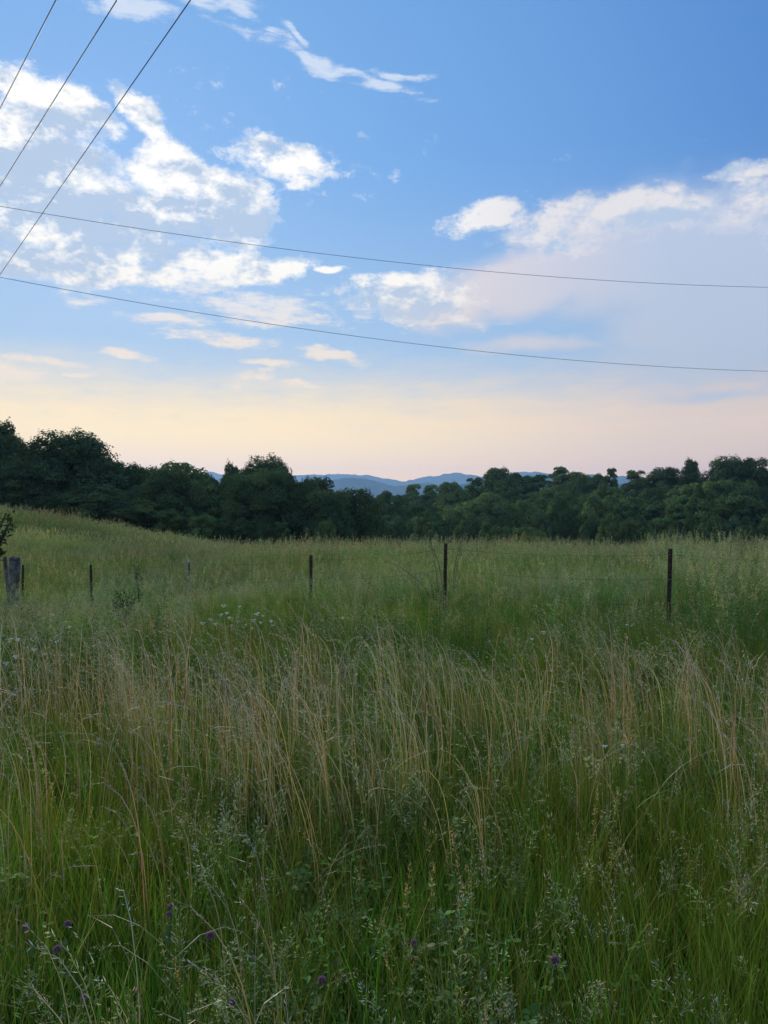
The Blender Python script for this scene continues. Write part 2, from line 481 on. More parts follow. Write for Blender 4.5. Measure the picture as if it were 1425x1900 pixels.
# library of shapes, in metres at their natural size
LIB = {}
for k, (H, W, b, nl, lv, lf, mt, tp) in {
        'oak_a': (18, 14, .20, 52, 30000, .19, M_LEAF_DARK, 'round'),
        'oak_b': (18, 13, .24, 44, 26000, .19, M_LEAF_DARK, 'round'),
        'oak_c': (17, 11, .22, 38, 21000, .185, M_LEAF_DARK, 'open'),
        'bush_d': (9, 9, .06, 46, 22000, .135, M_LEAF_DARK, 'round'),
        'mid_a': (16, 11, .16, 40, 16000, .22, M_LEAF_MID, 'round'),
        'mid_b': (15, 10, .14, 34, 14000, .22, M_LEAF_MID, 'open'),
        'mid_c': (17, 9, .14, 32, 13000, .22, M_LEAF_MID, 'open'),
        'tall_a': (18, 7.5, .10, 40, 10000, .21, M_LEAF_MID, 'open'),
        'cone_a': (17, 6.5, .08, 48, 10000, .19, M_LEAF_DARK, 'cone'),
        'lite_a': (13, 10, .12, 36, 13000, .22, M_LEAF_LIGHT, 'round'),
        'lite_b': (12, 8, .12, 30, 11000, .21, M_LEAF_LIGHT, 'open'),
        }.items():
    LIB[k] = (*tree_meshes(sum(map(ord, k)), H, W, b, nl, lv, lf, mt, tp, k), H, W)

def place_tree(kind, px, row, wpx, d, label, group, rot=None, name='tree', hz=None):
    tm, cm, H, W = LIB[kind]
    p = pix(px, row, d)
    z0 = float(ground(p.x, d)) - 0.15
    r = bpy.data.objects.new(name, None); COL.objects.link(r)
    r.empty_display_size = 0.5
    r.location = (p.x, d, z0)
    sx = wpx / FPX * d / W; sz = max((p.z - z0) / H, 0.2)
    r.scale = (sx, sx, sz); r.rotation_euler = (0, 0, (px * 0.37 + row) % 6.28 if rot is None else rot)
    link('trunk', tm, r); link('crown', cm, r)
    tag(r, label, 'tree', group)
    return r
GL = 'dark trees of the near wood behind the hill'
GR = 'trees of the wooded slope across the valley'
for a in [
    # near wood, left to centre: kind, px, top row, crown width px, depth
    ('oak_c', 2, 784, 105, 74, 'tallest dark tree cut off by the left edge of the photo'),
    ('oak_a', 128, 803, 200, 78, 'broad dome-topped dark tree right of the tallest one at left, sky showing through its top'),
    ('oak_b', 48, 856, 130, 70, 'dark tree low in front of the two tallest crowns at far left'),
    ('oak_b', 228, 860, 120, 82, 'dark round tree stepping down just right of the broad domed tree'),
    ('oak_c', 292, 872, 100, 88, 'dark tree low in the skyline between two rounder crowns, left of the mountain gap'),
    ('mid_a', 338, 859, 125, 95, 'rounded green tree whose top ends where the first mountain gap begins'),
    ('oak_b', 175, 900, 140, 68, 'dark leafy mass of a tree rising above the middle of the hill crest'),
    ('oak_c', 395, 888, 100, 90, 'dark tree under the small mountain gap at left'),
    ('oak_c', 432, 860, 66, 94, 'narrow dark tree touching the left side of the high spreading crown left of centre'),
    ('oak_a', 495, 849, 125, 98, 'high spreading dark tree left of centre, its ragged top against the sky'),
    ('mid_a', 452, 880, 110, 86, 'round smooth-topped green tree in front of the high spreading crown'),
    ('oak_b', 350, 915, 120, 76, 'dark tree at the foot of the wood where the hill crest comes down'),
    ('oak_b', 588, 887, 110, 95, 'dark rounded tree stepping down to the mountains right of the high spreading crown'),
    ('oak_c', 548, 925, 95, 88, 'low dark tree beneath the step down to the mountains'),
    ('bush_d', 660, 910, 108, 84, 'dense round dark tree standing alone in front of the valley at centre'),
    ('lite_a', 578, 940, 84, 80, 'small paler green tree directly left of the dense round one'),
    ('oak_b', 470, 930, 100, 80, 'dark tree low at the wood edge under the round smooth-topped crown'),
    ('mid_b', 270, 925, 110, 72, 'dark green tree half hidden by the slope of the hill'),
    ]:
    place_tree(a[0], a[1], a[2], a[3] * 1.1, *a[4:], GL)
for a in [
    ('mid_b', 722, 912, 66, 150, 'green tree just right of the dense round dark tree, below the mountains'),
    ('lite_b', 765, 899, 44, 215, 'pale small tree standing up from the valley wood below the lowest mountain saddle'),
    ('lite_b', 797, 900, 40, 220, 'pale narrow tree beside another below the lowest mountain saddle'),
    ('mid_a', 838, 895, 60, 190, 'round green tree at the left end of the wooded slope across the valley'),
    ('mid_c', 880, 887, 52, 195, 'green tree stepping up between the left end and the bushy peak of the far slope'),
    ('mid_a', 926, 869, 68, 205, 'bushy green tree forming the first peak of the right skyline, beside the mountains'),
    ('mid_b', 970, 878, 56, 210, 'green tree in the skyline just right of the first peak'),
    ('mid_c', 1004, 881, 52, 208, 'green tree in the skyline dip left of the tall feathery one'),
    ('tall_a', 1040, 862, 52, 215, 'tall feathery pale tree standing above the middle of the right skyline'),
    ('mid_a', 1072, 876, 60, 210, 'rounded green tree right of the tall feathery one'),
    ('mid_b', 1105, 880, 48, 212, 'green tree between the rounded tree and the narrow one on the right skyline'),
    ('mid_c', 1134, 869, 34, 215, 'narrow tree poking from the right skyline'),
    ('mid_c', 1180, 873, 58, 208, 'bushy tree beside the last mountain glimpse on the right'),
    ('oak_b', 1236, 868, 78, 200, 'wide dark crown in the skyline left of the upright dark tree at right'),
    ('oak_c', 1283, 852, 52, 190, 'upright dark tree rising above its neighbours near the right end'),
    ('oak_a', 1348, 848, 86, 185, 'highest broad tree near the right edge'),
    ('oak_b', 1398, 851, 76, 178, 'dark tree with a gap under its crown by the right edge'),
    ('mid_b', 768, 930, 60, 160, 'round green tree low in the valley right of centre'),
    ('mid_a', 855, 934, 66, 155, 'green tree low in front of the left end of the far slope'),
    ('lite_a', 910, 915, 62, 175, 'paler round tree halfway up the far slope below the first peak'),
    ('mid_c', 958, 905, 54, 185, 'green tree halfway up the far slope below the skyline dip'),
    ('lite_b', 1014, 906, 56, 180, 'pale rounded crown halfway up the far slope under the tall feathery tree'),
    ('lite_a', 1042, 934, 62, 160, 'light green round crown low on the far slope, paler than those around it'),
    ('mid_a', 1094, 920, 70, 165, 'big round green crown low on the far slope right of the light green one'),
    ('mid_b', 1130, 900, 52, 185, 'green tree halfway up the far slope under the narrow skyline tree'),
    ('mid_a', 1168, 926, 88, 158, 'widest round crown low on the far slope'),
    ('oak_b', 1215, 905, 66, 172, 'dark tree halfway up the slope right of the widest round crown'),
    ('lite_b', 1278, 898, 58, 168, 'pale pointed tree in front of the upright dark tree'),
    ('mid_a', 1330, 893, 78, 162, 'rounded green tree below the highest broad tree at right'),
    ('mid_c', 1262, 925, 70, 150, 'green tree low on the slope left of the rounded one at right'),
    ('mid_b', 1395, 930, 84, 148, 'green tree low by the right edge'),
    ('lite_a', 985, 942, 60, 150, 'small pale tree at the foot of the far slope right of centre'),
    ]:
    place_tree(a[0], a[1], a[2], a[3] * 1.22, *a[4:], GR)
# ------------------------------------------------------------------ scatter of uncountable growth (geometry nodes instances)
def scatter(name, variants, P, rot, scl, idx, tint, label):
    """one object: points with rotation, scale, variant and tint; each point carries one tuft"""
    lib = bpy.data.collections.new(name + '_shapes')
    for i, me in enumerate(variants):
        lib.objects.link(bpy.data.objects.new('%s_%03d' % (name + '_tuft', i), me))
    n = len(P)
    me = bpy.data.meshes.new(name)
    me.vertices.add(n); me.vertices.foreach_set('co', np.asarray(P, np.float32).ravel())
    def att(nm, typ, key, arr):
        a = me.attributes.new(nm, typ, 'POINT'); a.data.foreach_set(key, np.ascontiguousarray(arr).ravel())
    att('rot', 'FLOAT_VECTOR', 'vector', np.asarray(rot, np.float32))
    att('scl', 'FLOAT_VECTOR', 'vector', np.asarray(scl, np.float32))
    att('idx', 'INT', 'value', np.asarray(idx, np.int32))
    att('tint', 'FLOAT_VECTOR', 'vector', np.asarray(tint, np.float32))
    o = link(name, me)
    ng = bpy.data.node_groups.new(name + '_scatter', 'GeometryNodeTree')
    ng.interface.new_socket('Geometry', in_out='INPUT', socket_type='NodeSocketGeometry')
    ng.interface.new_socket('Geometry', in_out='OUTPUT', socket_type='NodeSocketGeometry')
    gi = ng.nodes.new('NodeGroupInput'); go = ng.nodes.new('NodeGroupOutput')
    ip = ng.nodes.new('GeometryNodeInstanceOnPoints'); ci = ng.nodes.new('GeometryNodeCollectionInfo')
    ci.inputs['Collection'].default_value = lib
    ci.inputs['Separate Children'].default_value = True; ci.inputs['Reset Children'].default_value = True
    ip.inputs['Pick Instance'].default_value = True
    def na(nm, typ):
        a = ng.nodes.new('GeometryNodeInputNamedAttribute'); a.data_type = typ
        a.inputs['Name'].default_value = nm; return a.outputs['Attribute']
    ng.links.new(gi.outputs[0], ip.inputs['Points']); ng.links.new(ci.outputs[0], ip.inputs['Instance'])
    ng.links.new(na('idx', 'INT'), ip.inputs['Instance Index'])
    ng.links.new(na('rot', 'FLOAT_VECTOR'), ip.inputs['Rotation']); ng.links.new(na('scl', 'FLOAT_VECTOR'), ip.inputs['Scale'])
    ng.links.new(ip.outputs[0], go.inputs[0])
    md = o.modifiers.new('scatter', 'NODES'); md.node_group = ng
    tag(o, label, kind='stuff')
    return o

# the rest of the woods: crowns too merged into one mass to tell apart
def build_forest():
    rng = np.random.RandomState(11)
    kinds = ['oak_a', 'oak_b', 'oak_c', 'bush_d', 'mid_a', 'mid_b', 'mid_c', 'lite_a', 'lite_b']
    P, S, I, R = [], [], [], []
    def add(px, row, wpx, d, kk):
        k = rng.choice(kk); _, _, H, W = LIB[k]
        p = pix(px, row, d); z0 = float(ground(p.x, d)) - 0.2
        sx = wpx / FPX * d / W; sz = max((p.z - z0) / H, 0.25)
        P.append((p.x, d, z0)); S.append((sx, sx, sz)); I.append(kinds.index(k)); R.append((0, 0, rng.uniform(0, 6.28)))
    def skyl(px):
        return np.interp(px, [-600, -250, 0, 60, 130, 200, 260, 330, 375, 410, 440, 490, 540, 600, 640, 700, 760, 830, 880, 925, 1000, 1100, 1180, 1240, 1300, 1350, 1410, 1700, 2200],
                             [800, 790, 795, 830, 815, 850, 868, 868, 886, 886, 872, 862, 880, 895, 912, 914, 908, 903, 896, 885, 889, 886, 882, 880, 868, 860, 868, 860, 860])
    for i in range(230):                                   # near wood
        px = rng.uniform(-620, 640); d = rng.uniform(74, 125)
        row = skyl(px) + 2 + abs(rng.normal()) * 40
        add(px, min(row, 960), rng.uniform(70, 125) * 90 / d, d, ['oak_a', 'oak_b', 'oak_c', 'oak_b', 'bush_d', 'mid_a'])
    for i in range(430):                                   # wooded slope across the valley
        px = rng.uniform(590, 2100); t = rng.rand(); d = 136 + 95 * t
        row = skyl(px) + 3 + (1 - t) * rng.uniform(30, 75) + rng.uniform(0, 10)
        add(px, min(row, 968), rng.uniform(40, 74) * 165 / d, d, ['mid_a', 'mid_b', 'mid_c', 'mid_a', 'mid_b', 'oak_b', 'oak_c', 'lite_a', 'lite_b'])
    for i in range(150):                                   # scrub along the foot of the woods
        px = rng.uniform(300, 2000); d = rng.uniform(105, 135) if px > 620 else rng.uniform(66, 85)
        add(px, rng.uniform(958, 985), rng.uniform(34, 62), d, ['bush_d', 'mid_b', 'mid_c', 'oak_c'])
    scatter('forest', [LIB[k][1] for k in kinds], P, R, S, I, np.ones((len(P), 3)),
            'merged mass of woodland crowns filling the slopes behind the field')
build_forest()
# ------------------------------------------------------------------ grass shapes
def grass_material(name, trans=0.24, rough_spec=0.06):
    m = bpy.data.materials.new(name); m.use_nodes = True
    nt = m.node_tree; nt.nodes.clear()
    out = nt.nodes.new('ShaderNodeOutputMaterial')
    at = nt.nodes.new('ShaderNodeAttribute'); at.attribute_name = 'Col'
    ti = nt.nodes.new('ShaderNodeAttribute'); ti.attribute_name = 'tint'; ti.attribute_type = 'INSTANCER'
    c = mixcol(nt, 1.0, at.outputs['Color'], ti.outputs['Vector'], 'MULTIPLY')
    d = nt.nodes.new('ShaderNodeBsdfDiffuse'); t = nt.nodes.new('ShaderNodeBsdfTranslucent')
    g = nt.nodes.new('ShaderNodeBsdfGlossy'); g.inputs['Roughness'].default_value = 0.45
    g.inputs['Color'].default_value = (0.9, 0.95, 1.0, 1)
    mx = nt.nodes.new('ShaderNodeMixShader'); mx.inputs[0].default_value = trans
    mx2 = nt.nodes.new('ShaderNodeMixShader'); mx2.inputs[0].default_value = rough_spec * 0.2
    nt.links.new(c.v, d.inputs[0]); nt.links.new(c.v, t.inputs[0])
    nt.links.new(d.outputs[0], mx.inputs[1]); nt.links.new(t.outputs[0], mx.inputs[2])
    nt.links.new(mx.outputs[0], mx2.inputs[1]); nt.links.new(g.outputs[0], mx2.inputs[2])
    nt.links.new(mx2.outputs[0], out.inputs[0])
    return m
M_BLADE = grass_material('grass_blade')
M_STRAW = grass_material('dry_straw', 0.2, 0.2)

class Tuft:
    def __init__(s, seed): s.r = np.random.RandomState(seed); s.V, s.F, s.C, s.n = [], [], [], 0
    def add(s, V, F, C):
        V = np.asarray(V, float); s.V.append(V); s.F += [tuple(i + s.n for i in f) for f in F]
        s.C.append(np.tile(C, (len(V), 1)) if np.ndim(C) == 1 else np.asarray(C)); s.n += len(V)
    def curve(s, base, head, L, th0, th1, p, nseg):
        t = np.linspace(0, 1, nseg + 1); tm = (t[1:] + t[:-1]) / 2
        th = th0 + th1 * tm ** p; ds = L / nseg
        h = np.concatenate([[0], np.cumsum(np.sin(th) * ds)]); z = np.concatenate([[0], np.cumsum(np.cos(th) * ds)])
        return np.stack([base[0] + h * math.cos(head), base[1] + h * math.sin(head), base[2] + z], 1), t
    def strip(s, P, W, twist, col):
        """a blade: ribbon along P with half widths W that runs to a point"""
        w = np.array([math.cos(twist), math.sin(twist), 0.0])
        n = len(P); A = P - w * W[:, None]; B = P + w * W[:, None]
        V = np.concatenate([A[:-1], B[:-1], P[-1:]]); m = n - 1
        F = [(i, m + i, m + i + 1, i + 1) for i in range(m - 1)] + [(m - 1, 2 * m - 1, 2 * m)]
        if np.ndim(col) == 2: col = np.concatenate([col[:-1], col[:-1], col[-1:]])
        s.add(V, F, col)
    def spikelet(s, p, d, l, w, col):
        d = d / (np.linalg.norm(d) + 1e-9); a = np.cross(d, s.r.normal(size=3)); a /= np.linalg.norm(a) + 1e-9
        s.add([p, p + d * l * .45 + a * w, p + d * l, p + d * l * .45 - a * w], [(0, 1, 2, 3)], col)
    def mesh(s, name, mat):
        me = bpy.data.meshes.new(name)
        me.from_pydata(np.concatenate(s.V).tolist(), [], s.F)
        a = me.color_attributes.new('Col', 'FLOAT_COLOR', 'POINT')
        c = np.ones((s.n, 4), np.float32); c[:, :3] = np.concatenate(s.C); a.data.foreach_set('color', c.ravel())
        me.materials.append(mat); return me

GREEN = np.array([0.114, 0.235, 0.025]); OLIVE = np.array([0.20, 0.240, 0.036]); STRAW = np.array([0.50, 0.385, 0.155])
PALE = np.array([0.37, 0.42, 0.19]); SILVER = np.array([0.53, 0.50, 0.34])
def jit(r, c, a=0.22):
    return np.clip(c * (1 + a * r.uniform(-1, 1)) * (1 + 0.10 * r.normal(size=3)), 0.005, 0.9)

def blades(seed, n, h0, h1, w, spread, col, lean=0.35, bend=0.7):
    T = Tuft(seed); r = T.r
    for i in range(n):
        a = r.uniform(0, 6.283); q = spread * math.sqrt(r.rand())
        P, t = T.curve((q * math.cos(a), q * math.sin(a), -0.03), r.uniform(0, 6.283), r.uniform(h0, h1), r.uniform(0, lean), bend * r.rand() ** 1.5, 1.8, 4)
        c = jit(r, col if r.rand() > 0.035 else STRAW * 0.8)
        T.strip(P, w * 0.5 * r.uniform(.6, 1.3) * (1 - t ** 2.2), r.uniform(0, 3.14), c)
    return T
def panicle(T, P, L, n, ln, wd, col, droop, span, open_):
    r = T.r; m = len(P)
    for k in range(n):
        s = r.rand() ** 0.8; f = (1 - span * (1 - s)) * (m - 1); i = min(int(f), m - 2)
        p = P[i] + (P[i + 1] - P[i]) * (f - i); tan = P[i + 1] - P[i]; tan = tan / (np.linalg.norm(tan) + 1e-9)
        o = r.normal(size=3); o -= tan * o.dot(tan); o /= np.linalg.norm(o) + 1e-9
        reach = open_ * (1.05 - s) * r.uniform(.2, 1)
        q = p + o * reach + tan * reach * .9 - np.array([0, 0, droop * reach])
        if reach > 0.012: T.strip(np.array([p, (p + q) / 2 + tan * .004, q]), np.array([.0004, .0004, .0002]), r.uniform(0, 3.14), col * .8)
        T.spikelet(q, tan + o * .5 - np.array([0, 0, droop]) + .3 * r.normal(size=3), ln * r.uniform(.7, 1.3), wd, jit(r, col, .3))
def seeders(seed, n, h0, h1, spread, col, head, stem, nsp=26, ln=.011, wd=.0017, open_=.04, bend=.5, th1=.5):
    T = Tuft(seed); r = T.r
    for i in range(n):
        a = r.uniform(0, 6.283); q = spread * math.sqrt(r.rand()); L = r.uniform(h0, h1); hd = r.uniform(0, 6.283)
        P, t = T.curve((q * math.cos(a), q * math.sin(a), -.03), hd, L, r.uniform(0, .16), th1 * r.rand() + bend * (r.rand() < .3), 3.0, 9)
        T.strip(P, stem * (1.15 - .7 * t), r.uniform(0, 3.14), jit(r, col))
        panicle(T, P, L, int(nsp * r.uniform(.7, 1.3)), ln, wd, jit(r, head, .2), r.uniform(.1, .7), r.uniform(.16, .28), open_)
        for k in range(2):
            f = r.uniform(.15, .55); b = P[int(f * 9)]
            Q, tt = T.curve(b, r.uniform(0, 6.283), r.uniform(.10, .22), r.uniform(.3, .7), r.uniform(.4, 1.3), 1.2, 4)
            T.strip(Q, .0018 * (1 - tt ** 2), r.uniform(0, 3.14), jit(r, col))
    return T
def dry(seed, n, h0, h1, spread, heads=True, mess=.07):
    T = Tuft(seed); r = T.r
    for i in range(n):
        a = r.uniform(0, 6.283); q = spread * math.sqrt(r.rand()); L = r.uniform(h0, h1)
        hd = math.pi + r.normal() * (.85 if mess < .1 else 1.6)
        P, t = T.curve((q * math.cos(a), q * math.sin(a), -.03), hd, L, r.normal() * mess + .03, r.uniform(.7, 2.5), r.uniform(2.4, 8.0), 12)
        c0 = jit(r, STRAW * r.choice([.65, .85, 1.0, 1.1]), .18); c1 = jit(r, SILVER * r.uniform(.7, 1.0), .1)
        cc = c0 + (c1 - c0) * np.clip((t - .55) / .35, 0, 1)[:, None] * r.uniform(.3, 1)
        T.strip(P, .0014 * (1.1 - .45 * t) * r.uniform(.55, 1.5), r.uniform(0, 3.14), cc)
        if heads and r.rand() < .85:
            panicle(T, P, L, r.randint(7, 16), .013, .0012, c1, .2, .17, .006)
        if r.rand() < .7:
            b = P[r.randint(1, 5)]
            Q, tt = T.curve(b, r.uniform(0, 6.283), r.uniform(.12, .28), r.uniform(.1, .5), r.uniform(.5, 2.2), 1.3, 5)
            T.strip(Q, .0016 * (1 - tt ** 2), r.uniform(0, 3.14), jit(r, c0 * .9))
    return T
def forb(seed, n, h0, h1, spread, col, ll, lw, dense):
    """upright leafy stems with lance-shaped leaves"""
    T = Tuft(seed); r = T.r
    for i in range(n):
        a = r.uniform(0, 6.283); q = spread * math.sqrt(r.rand()); L = r.uniform(h0, h1); cs = jit(r, col)
        P, t = T.curve((q * math.cos(a), q * math.sin(a), -.02), r.uniform(0, 6.283), L, r.uniform(0, .2), r.uniform(0, .35), 1.5, 6)
        T.strip(P, .0022 * (1.2 - t), r.uniform(0, 3.14), cs * .9)
        k = int(L * dense)
        for j in range(k):
            f = .15 + .85 * (j + r.rand()) / k; x = f * 6; ii = min(int(x), 5); b = P[ii] + (P[ii + 1] - P[ii]) * (x - ii)
            sz = (1.15 - .6 * f) * r.uniform(.7, 1.2)
            hd = j * 2.4 + r.uniform(-.4, .4); up = r.uniform(.15, .8)
            d = np.array([math.cos(hd) * math.cos(up), math.sin(hd) * math.cos(up), math.sin(up)])
            s_ = np.array([-math.sin(hd), math.cos(hd), 0]); l = ll * sz; w = lw * sz
            g = np.array([0, 0, -l * .22])
            T.add([b, b + d * l * .4 + s_ * w, b + d * l + g, b + d * l * .4 - s_ * w, b + d * l * .42 - np.array([0, 0, w * .4])],
                  [(0, 1, 4), (1, 2, 4), (2, 3, 4), (3, 0, 4)], jit(r, cs, .2))
    return T
def cloverpatch(seed, n, spread, h0, h1, col):
    T = Tuft(seed); r = T.r
    for i in range(n):
        a = r.uniform(0, 6.283); q = spread * math.sqrt(r.rand()); L = r.uniform(h0, h1); cs = jit(r, col)
        P, t = T.curve((q * math.cos(a), q * math.sin(a), -.02), r.uniform(0, 6.283), L, r.uniform(0, .3), r.uniform(0, .5), 1.5, 4)
        T.strip(P, .0012 * (1.2 - .6 * t), r.uniform(0, 3.14), cs * .9)
        h = r.uniform(0, 6.283); tilt = r.normal(size=2) * .25
        for k in range(3):
            hd = h + k * 2.094; l = r.uniform(.014, .026); w = l * .42
            d = np.array([math.cos(hd), math.sin(hd), tilt[0] * math.cos(hd) + tilt[1] * math.sin(hd) + .12]); s_ = np.array([-math.sin(hd), math.cos(hd), 0])
            b = P[-1]
            T.add([b, b + d * l * .55 + s_ * w, b + d * l + s_ * w * .4, b + d * l - s_ * w * .4, b + d * l * .55 - s_ * w], [(0, 1, 2, 3, 4)], jit(r, cs, .12))
    return T

# ------------------------------------------------------------------ placement
def spread_points(y0, y1, per_m2, rng, side=1.6, k=0.53, fade=True):
    out = []
    y = y0
    while y < y1:
        dy = min(max(.4, y * .12), y1 - y + 1e-6)
        hw = k * (y + dy) + side; n = rng.poisson(per_m2 * 2 * hw * dy)
        out.append(np.stack([rng.uniform(-hw, hw, n), rng.uniform(y, y + dy, n)], 1)); y += dy
    P = np.concatenate(out); return P[np.hypot(P[:, 0], P[:, 1]) > 0.85]
def finish(P, rng, s0, s1, hmul=None, rz=None, tilt=.05, base=(1, 1, 1), var=.12):
    n = len(P); z = ground(P[:, 0], P[:, 1])
    sc = rng.uniform(s0, s1, n); h = sc * (1 if hmul is None else hmul)
    rot = np.stack([rng.normal(0, tilt, n), rng.normal(0, tilt, n), rng.uniform(0, 6.283, n) if rz is None else rz], 1)
    tint = np.asarray(base) * (1 + rng.normal(0, var, n))[:, None] * (1 + rng.normal(0, .05, (n, 3)))
    return np.column_stack([P, z]), rot, np.stack([sc, sc, h], 1), np.clip(tint, .3, 2.5)
def density(P, f, rng): return P[rng.rand(len(P)) < f(P[:, 0], P[:, 1])]

# how dry, lush and tall each spot of the meadow is
def dryness(x, y):
    n = fbm(x * 1.3 + 3, y * .8 + 8, 3)
    band = sst(y, 1.6, 3.4) * sst(y, 5.7, 4.6)
    d = band * sst(n + .06, .34, .58)
    d = d + sst(y, 7.6, 9.0) * sst(y, 15.0, 12.5) * sst(n, .40, .56) * (.45 + .55 * sst(x, 1.5, -1.0))
    return np.clip(d, 0, 1)
def lush(x, y):
    return np.clip(sst(y, 4.9, 5.8) * sst(y, 8.3, 7.0) * (.55 + .45 * sst(x, 0, 3)) + .35 * sst(y, 2.4, 1.6), 0, 1)

rg = np.random.RandomState(21)
def green_tint(P):
    """patchy hue of living grass: yellower and bluer drifts"""
    n1 = fbm(P[:, 0] * .7 + 40, P[:, 1] * .7, 3); n2 = fbm(P[:, 0] * .25 + 9, P[:, 1] * .25 + 70, 3)
    a = np.clip((n1 - .5) * 2.4, -1, 1)[:, None]; b = np.clip((n2 - .5) * 2.4, -1, 1)[:, None]
    return 1 + a * np.array([.32, .08, -.15]) + b * np.array([.34, .38, .18])

# short and middle green grass
vg = [blades(100 + i, 40, .28, .58, .0036, .11, GREEN if i % 4 else OLIVE).mesh('green_tuft', M_BLADE) for i in range(7)]
P = np.concatenate([spread_points(.7, 3.2, 190, rg), spread_points(3.2, 6.0, 130, rg), spread_points(6.0, 13.0, 66, rg)])
p, r_, s_, t_ = finish(P, rg, .75, 1.15, hmul=.72 + .40 * fbm(P[:, 0] * .8, P[:, 1] * .8, 3) + .40 * lush(P[:, 0], P[:, 1]) * (P[:, 1] > 4) - (.18 + .14 * sst(P[:, 0], 0, -3)) * sst(P[:, 1], 7.8, 9.0))
t_ = t_ * green_tint(P) * (1 - .22 * lush(P[:, 0], P[:, 1]))[:, None]
scatter('meadow_grass', vg, p, r_, s_, rg.randint(0, 7, len(P)), t_, 'dense green grass blades of the near meadow')

# fine seeding grasses
vs = [seeders(200 + i, 6, .50, .80, .10, GREEN * 1.05 + .02, PALE if i % 2 else SILVER * .85, .0009, 30, .0125, .0012, .035 + .012 * (i % 3)).mesh('seed_tuft', M_BLADE) for i in range(7)]
vs += [seeders(230 + i, 6, .55, .85, .09, OLIVE, np.array([.40, .31, .14]), .0009, 34, .013, .0016, .007, .2, .3).mesh('spike_tuft', M_BLADE) for i in range(2)]
vs += [seeders(240 + i, 5, .75, 1.0, .09, GREEN * .9 + .03, PALE, .0013, 46, .019, .0016, .055, .6, .6).mesh('brome_tuft', M_BLADE) for i in range(3)]
P = np.concatenate([spread_points(.9, 3.2, 20, rg), spread_points(3.2, 6.0, 13, rg), spread_points(6, 14, 9, rg)])
P = density(P, lambda x, y: .35 + .65 * sst(fbm(x * 1.1 + 20, y * 1.1, 3), .36, .6), rg)
p, r_, s_, t_ = finish(P, rg, .75, 1.08, hmul=.85 + .25 * sst(P[:, 1], 1.5, 4), tilt=.07)
ii = np.where(rg.rand(len(P)) < .80, rg.randint(0, 7, len(P)), np.where(rg.rand(len(P)) < .5, rg.randint(7, 9, len(P)), rg.randint(9, 12, len(P))))
scatter('seeding_grass', vs, p, r_, s_, ii, t_, 'fine green grass with pale open seed heads')

# tall dry grass, its tips combed to the left
vd = [dry(300 + i, 15, .70, 1.10, .12).mesh('dry_tuft', M_STRAW) for i in range(8)]
vd += [dry(340 + i, 7, .45, 1.02, .26, True, .24).mesh('dry_loose', M_STRAW) for i in range(4)]
P = np.concatenate([spread_points(1.3, 6.2, 36, rg), spread_points(6.2, 15.0, 11, rg)])
P = density(P, lambda x, y: dryness(x, y) * .40 + .008, rg)
nd = len(P)
P = np.concatenate([P, density(spread_points(2.3, 9.0, 8, rg), lambda x, y: (.35 + .65 * sst(y, 2.3, 3.6)) * (.55 + .45 * sst(y, 5.5, 4.5)), rg)])
hm = np.where(P[:, 1] > 7, .62, 1.0)
p, r_, s_, t_ = finish(P, rg, .82, 1.08, hmul=hm, rz=rg.normal(0, .35, len(P)), tilt=.06, var=.14)
scatter('dry_grass', vd, p, r_, s_, np.where(np.arange(len(P)) < nd, rg.randint(0, 8, len(P)), rg.randint(8, 12, len(P))), t_, 'tall tan dry grass with drooping silvery tips')

# leafy weeds
vf = [forb(400 + i, 5, .45, .80, .10, np.array([.07, .155, .028]), .075, .0085, 42).mesh('weed', M_BLADE) for i in range(4)]
vf += [forb(420 + i, 7, .25, .42, .10, np.array([.11, .20, .04]), .055, .011, 55).mesh('weed_low', M_BLADE) for i in range(3)]
vf += [cloverpatch(440 + i, 40, .13, .14, .34, np.array([.10, .19, .035])).mesh('clover', M_BLADE) for i in range(3)]
P1 = density(spread_points(4.9, 9.6, 34, rg), lambda x, y: lush(x, y) * sst(fbm(x * .8, y * .8 + 9, 2), .25, .5), rg)
P2 = density(spread_points(.9, 4.6, 34, rg), lambda x, y: .15 + .85 * sst(fbm(x * 1.3 + 60, y * 1.3, 3), .42, .6), rg)
P = np.concatenate([P1, P2])
ii = np.concatenate([rg.randint(0, 4, len(P1)), rg.randint(4, 10, len(P2))])
p, r_, s_, t_ = finish(P, rg, .8, 1.2, tilt=.08)
scatter('leafy_weeds', vf, p, r_, s_, ii, t_ * green_tint(P), 'leafy green weeds and clover leaves among the grass')

# the field beyond the fence and the hill, coarser with distance
def fartuft(seed, n, h0, h1, w, spread, head):
    T = blades(seed, n, h0 * .8, h1 * .85, w, spread, np.array([.145, .245, .062]), .25, .6); r = T.r
    for i in range(max(2, n // 9)):
        a = r.uniform(0, 6.283); q = spread * math.sqrt(r.rand())
        P, t = T.curve((q * math.cos(a), q * math.sin(a), 0), r.uniform(0, 6.283), r.uniform(h0, h1) * 1.12, r.uniform(0, .15), .6 * r.rand(), 2.5, 5)
        T.strip(P, w * .22 * (1.15 - .6 * t), r.uniform(0, 3.14), np.array([.15, .19, .08]))
        for k in range(5):
            T.spikelet(P[-1] - np.array([0, 0, .022 * k]) + r.normal(size=3) * .006, np.array([0, 0, 1]) + .5 * r.normal(size=3), head, head * .22, jit(r, PALE * .75 if r.rand() < .92 else STRAW * .7))
    return T
vfar = [fartuft(500 + i, 34, .45, .72, .006, .18, .03).mesh('far_tuft', M_BLADE) for i in range(5)]
vfar += [fartuft(520 + i, 46, .45, .70, .016, .55, .05).mesh('far_tuft_b', M_BLADE) for i in range(5)]
Pa = spread_points(11.5, 28.0, 24, rg, 2.5)
Pb = spread_points(26.0, 66.0, 3.6, rg, 4)
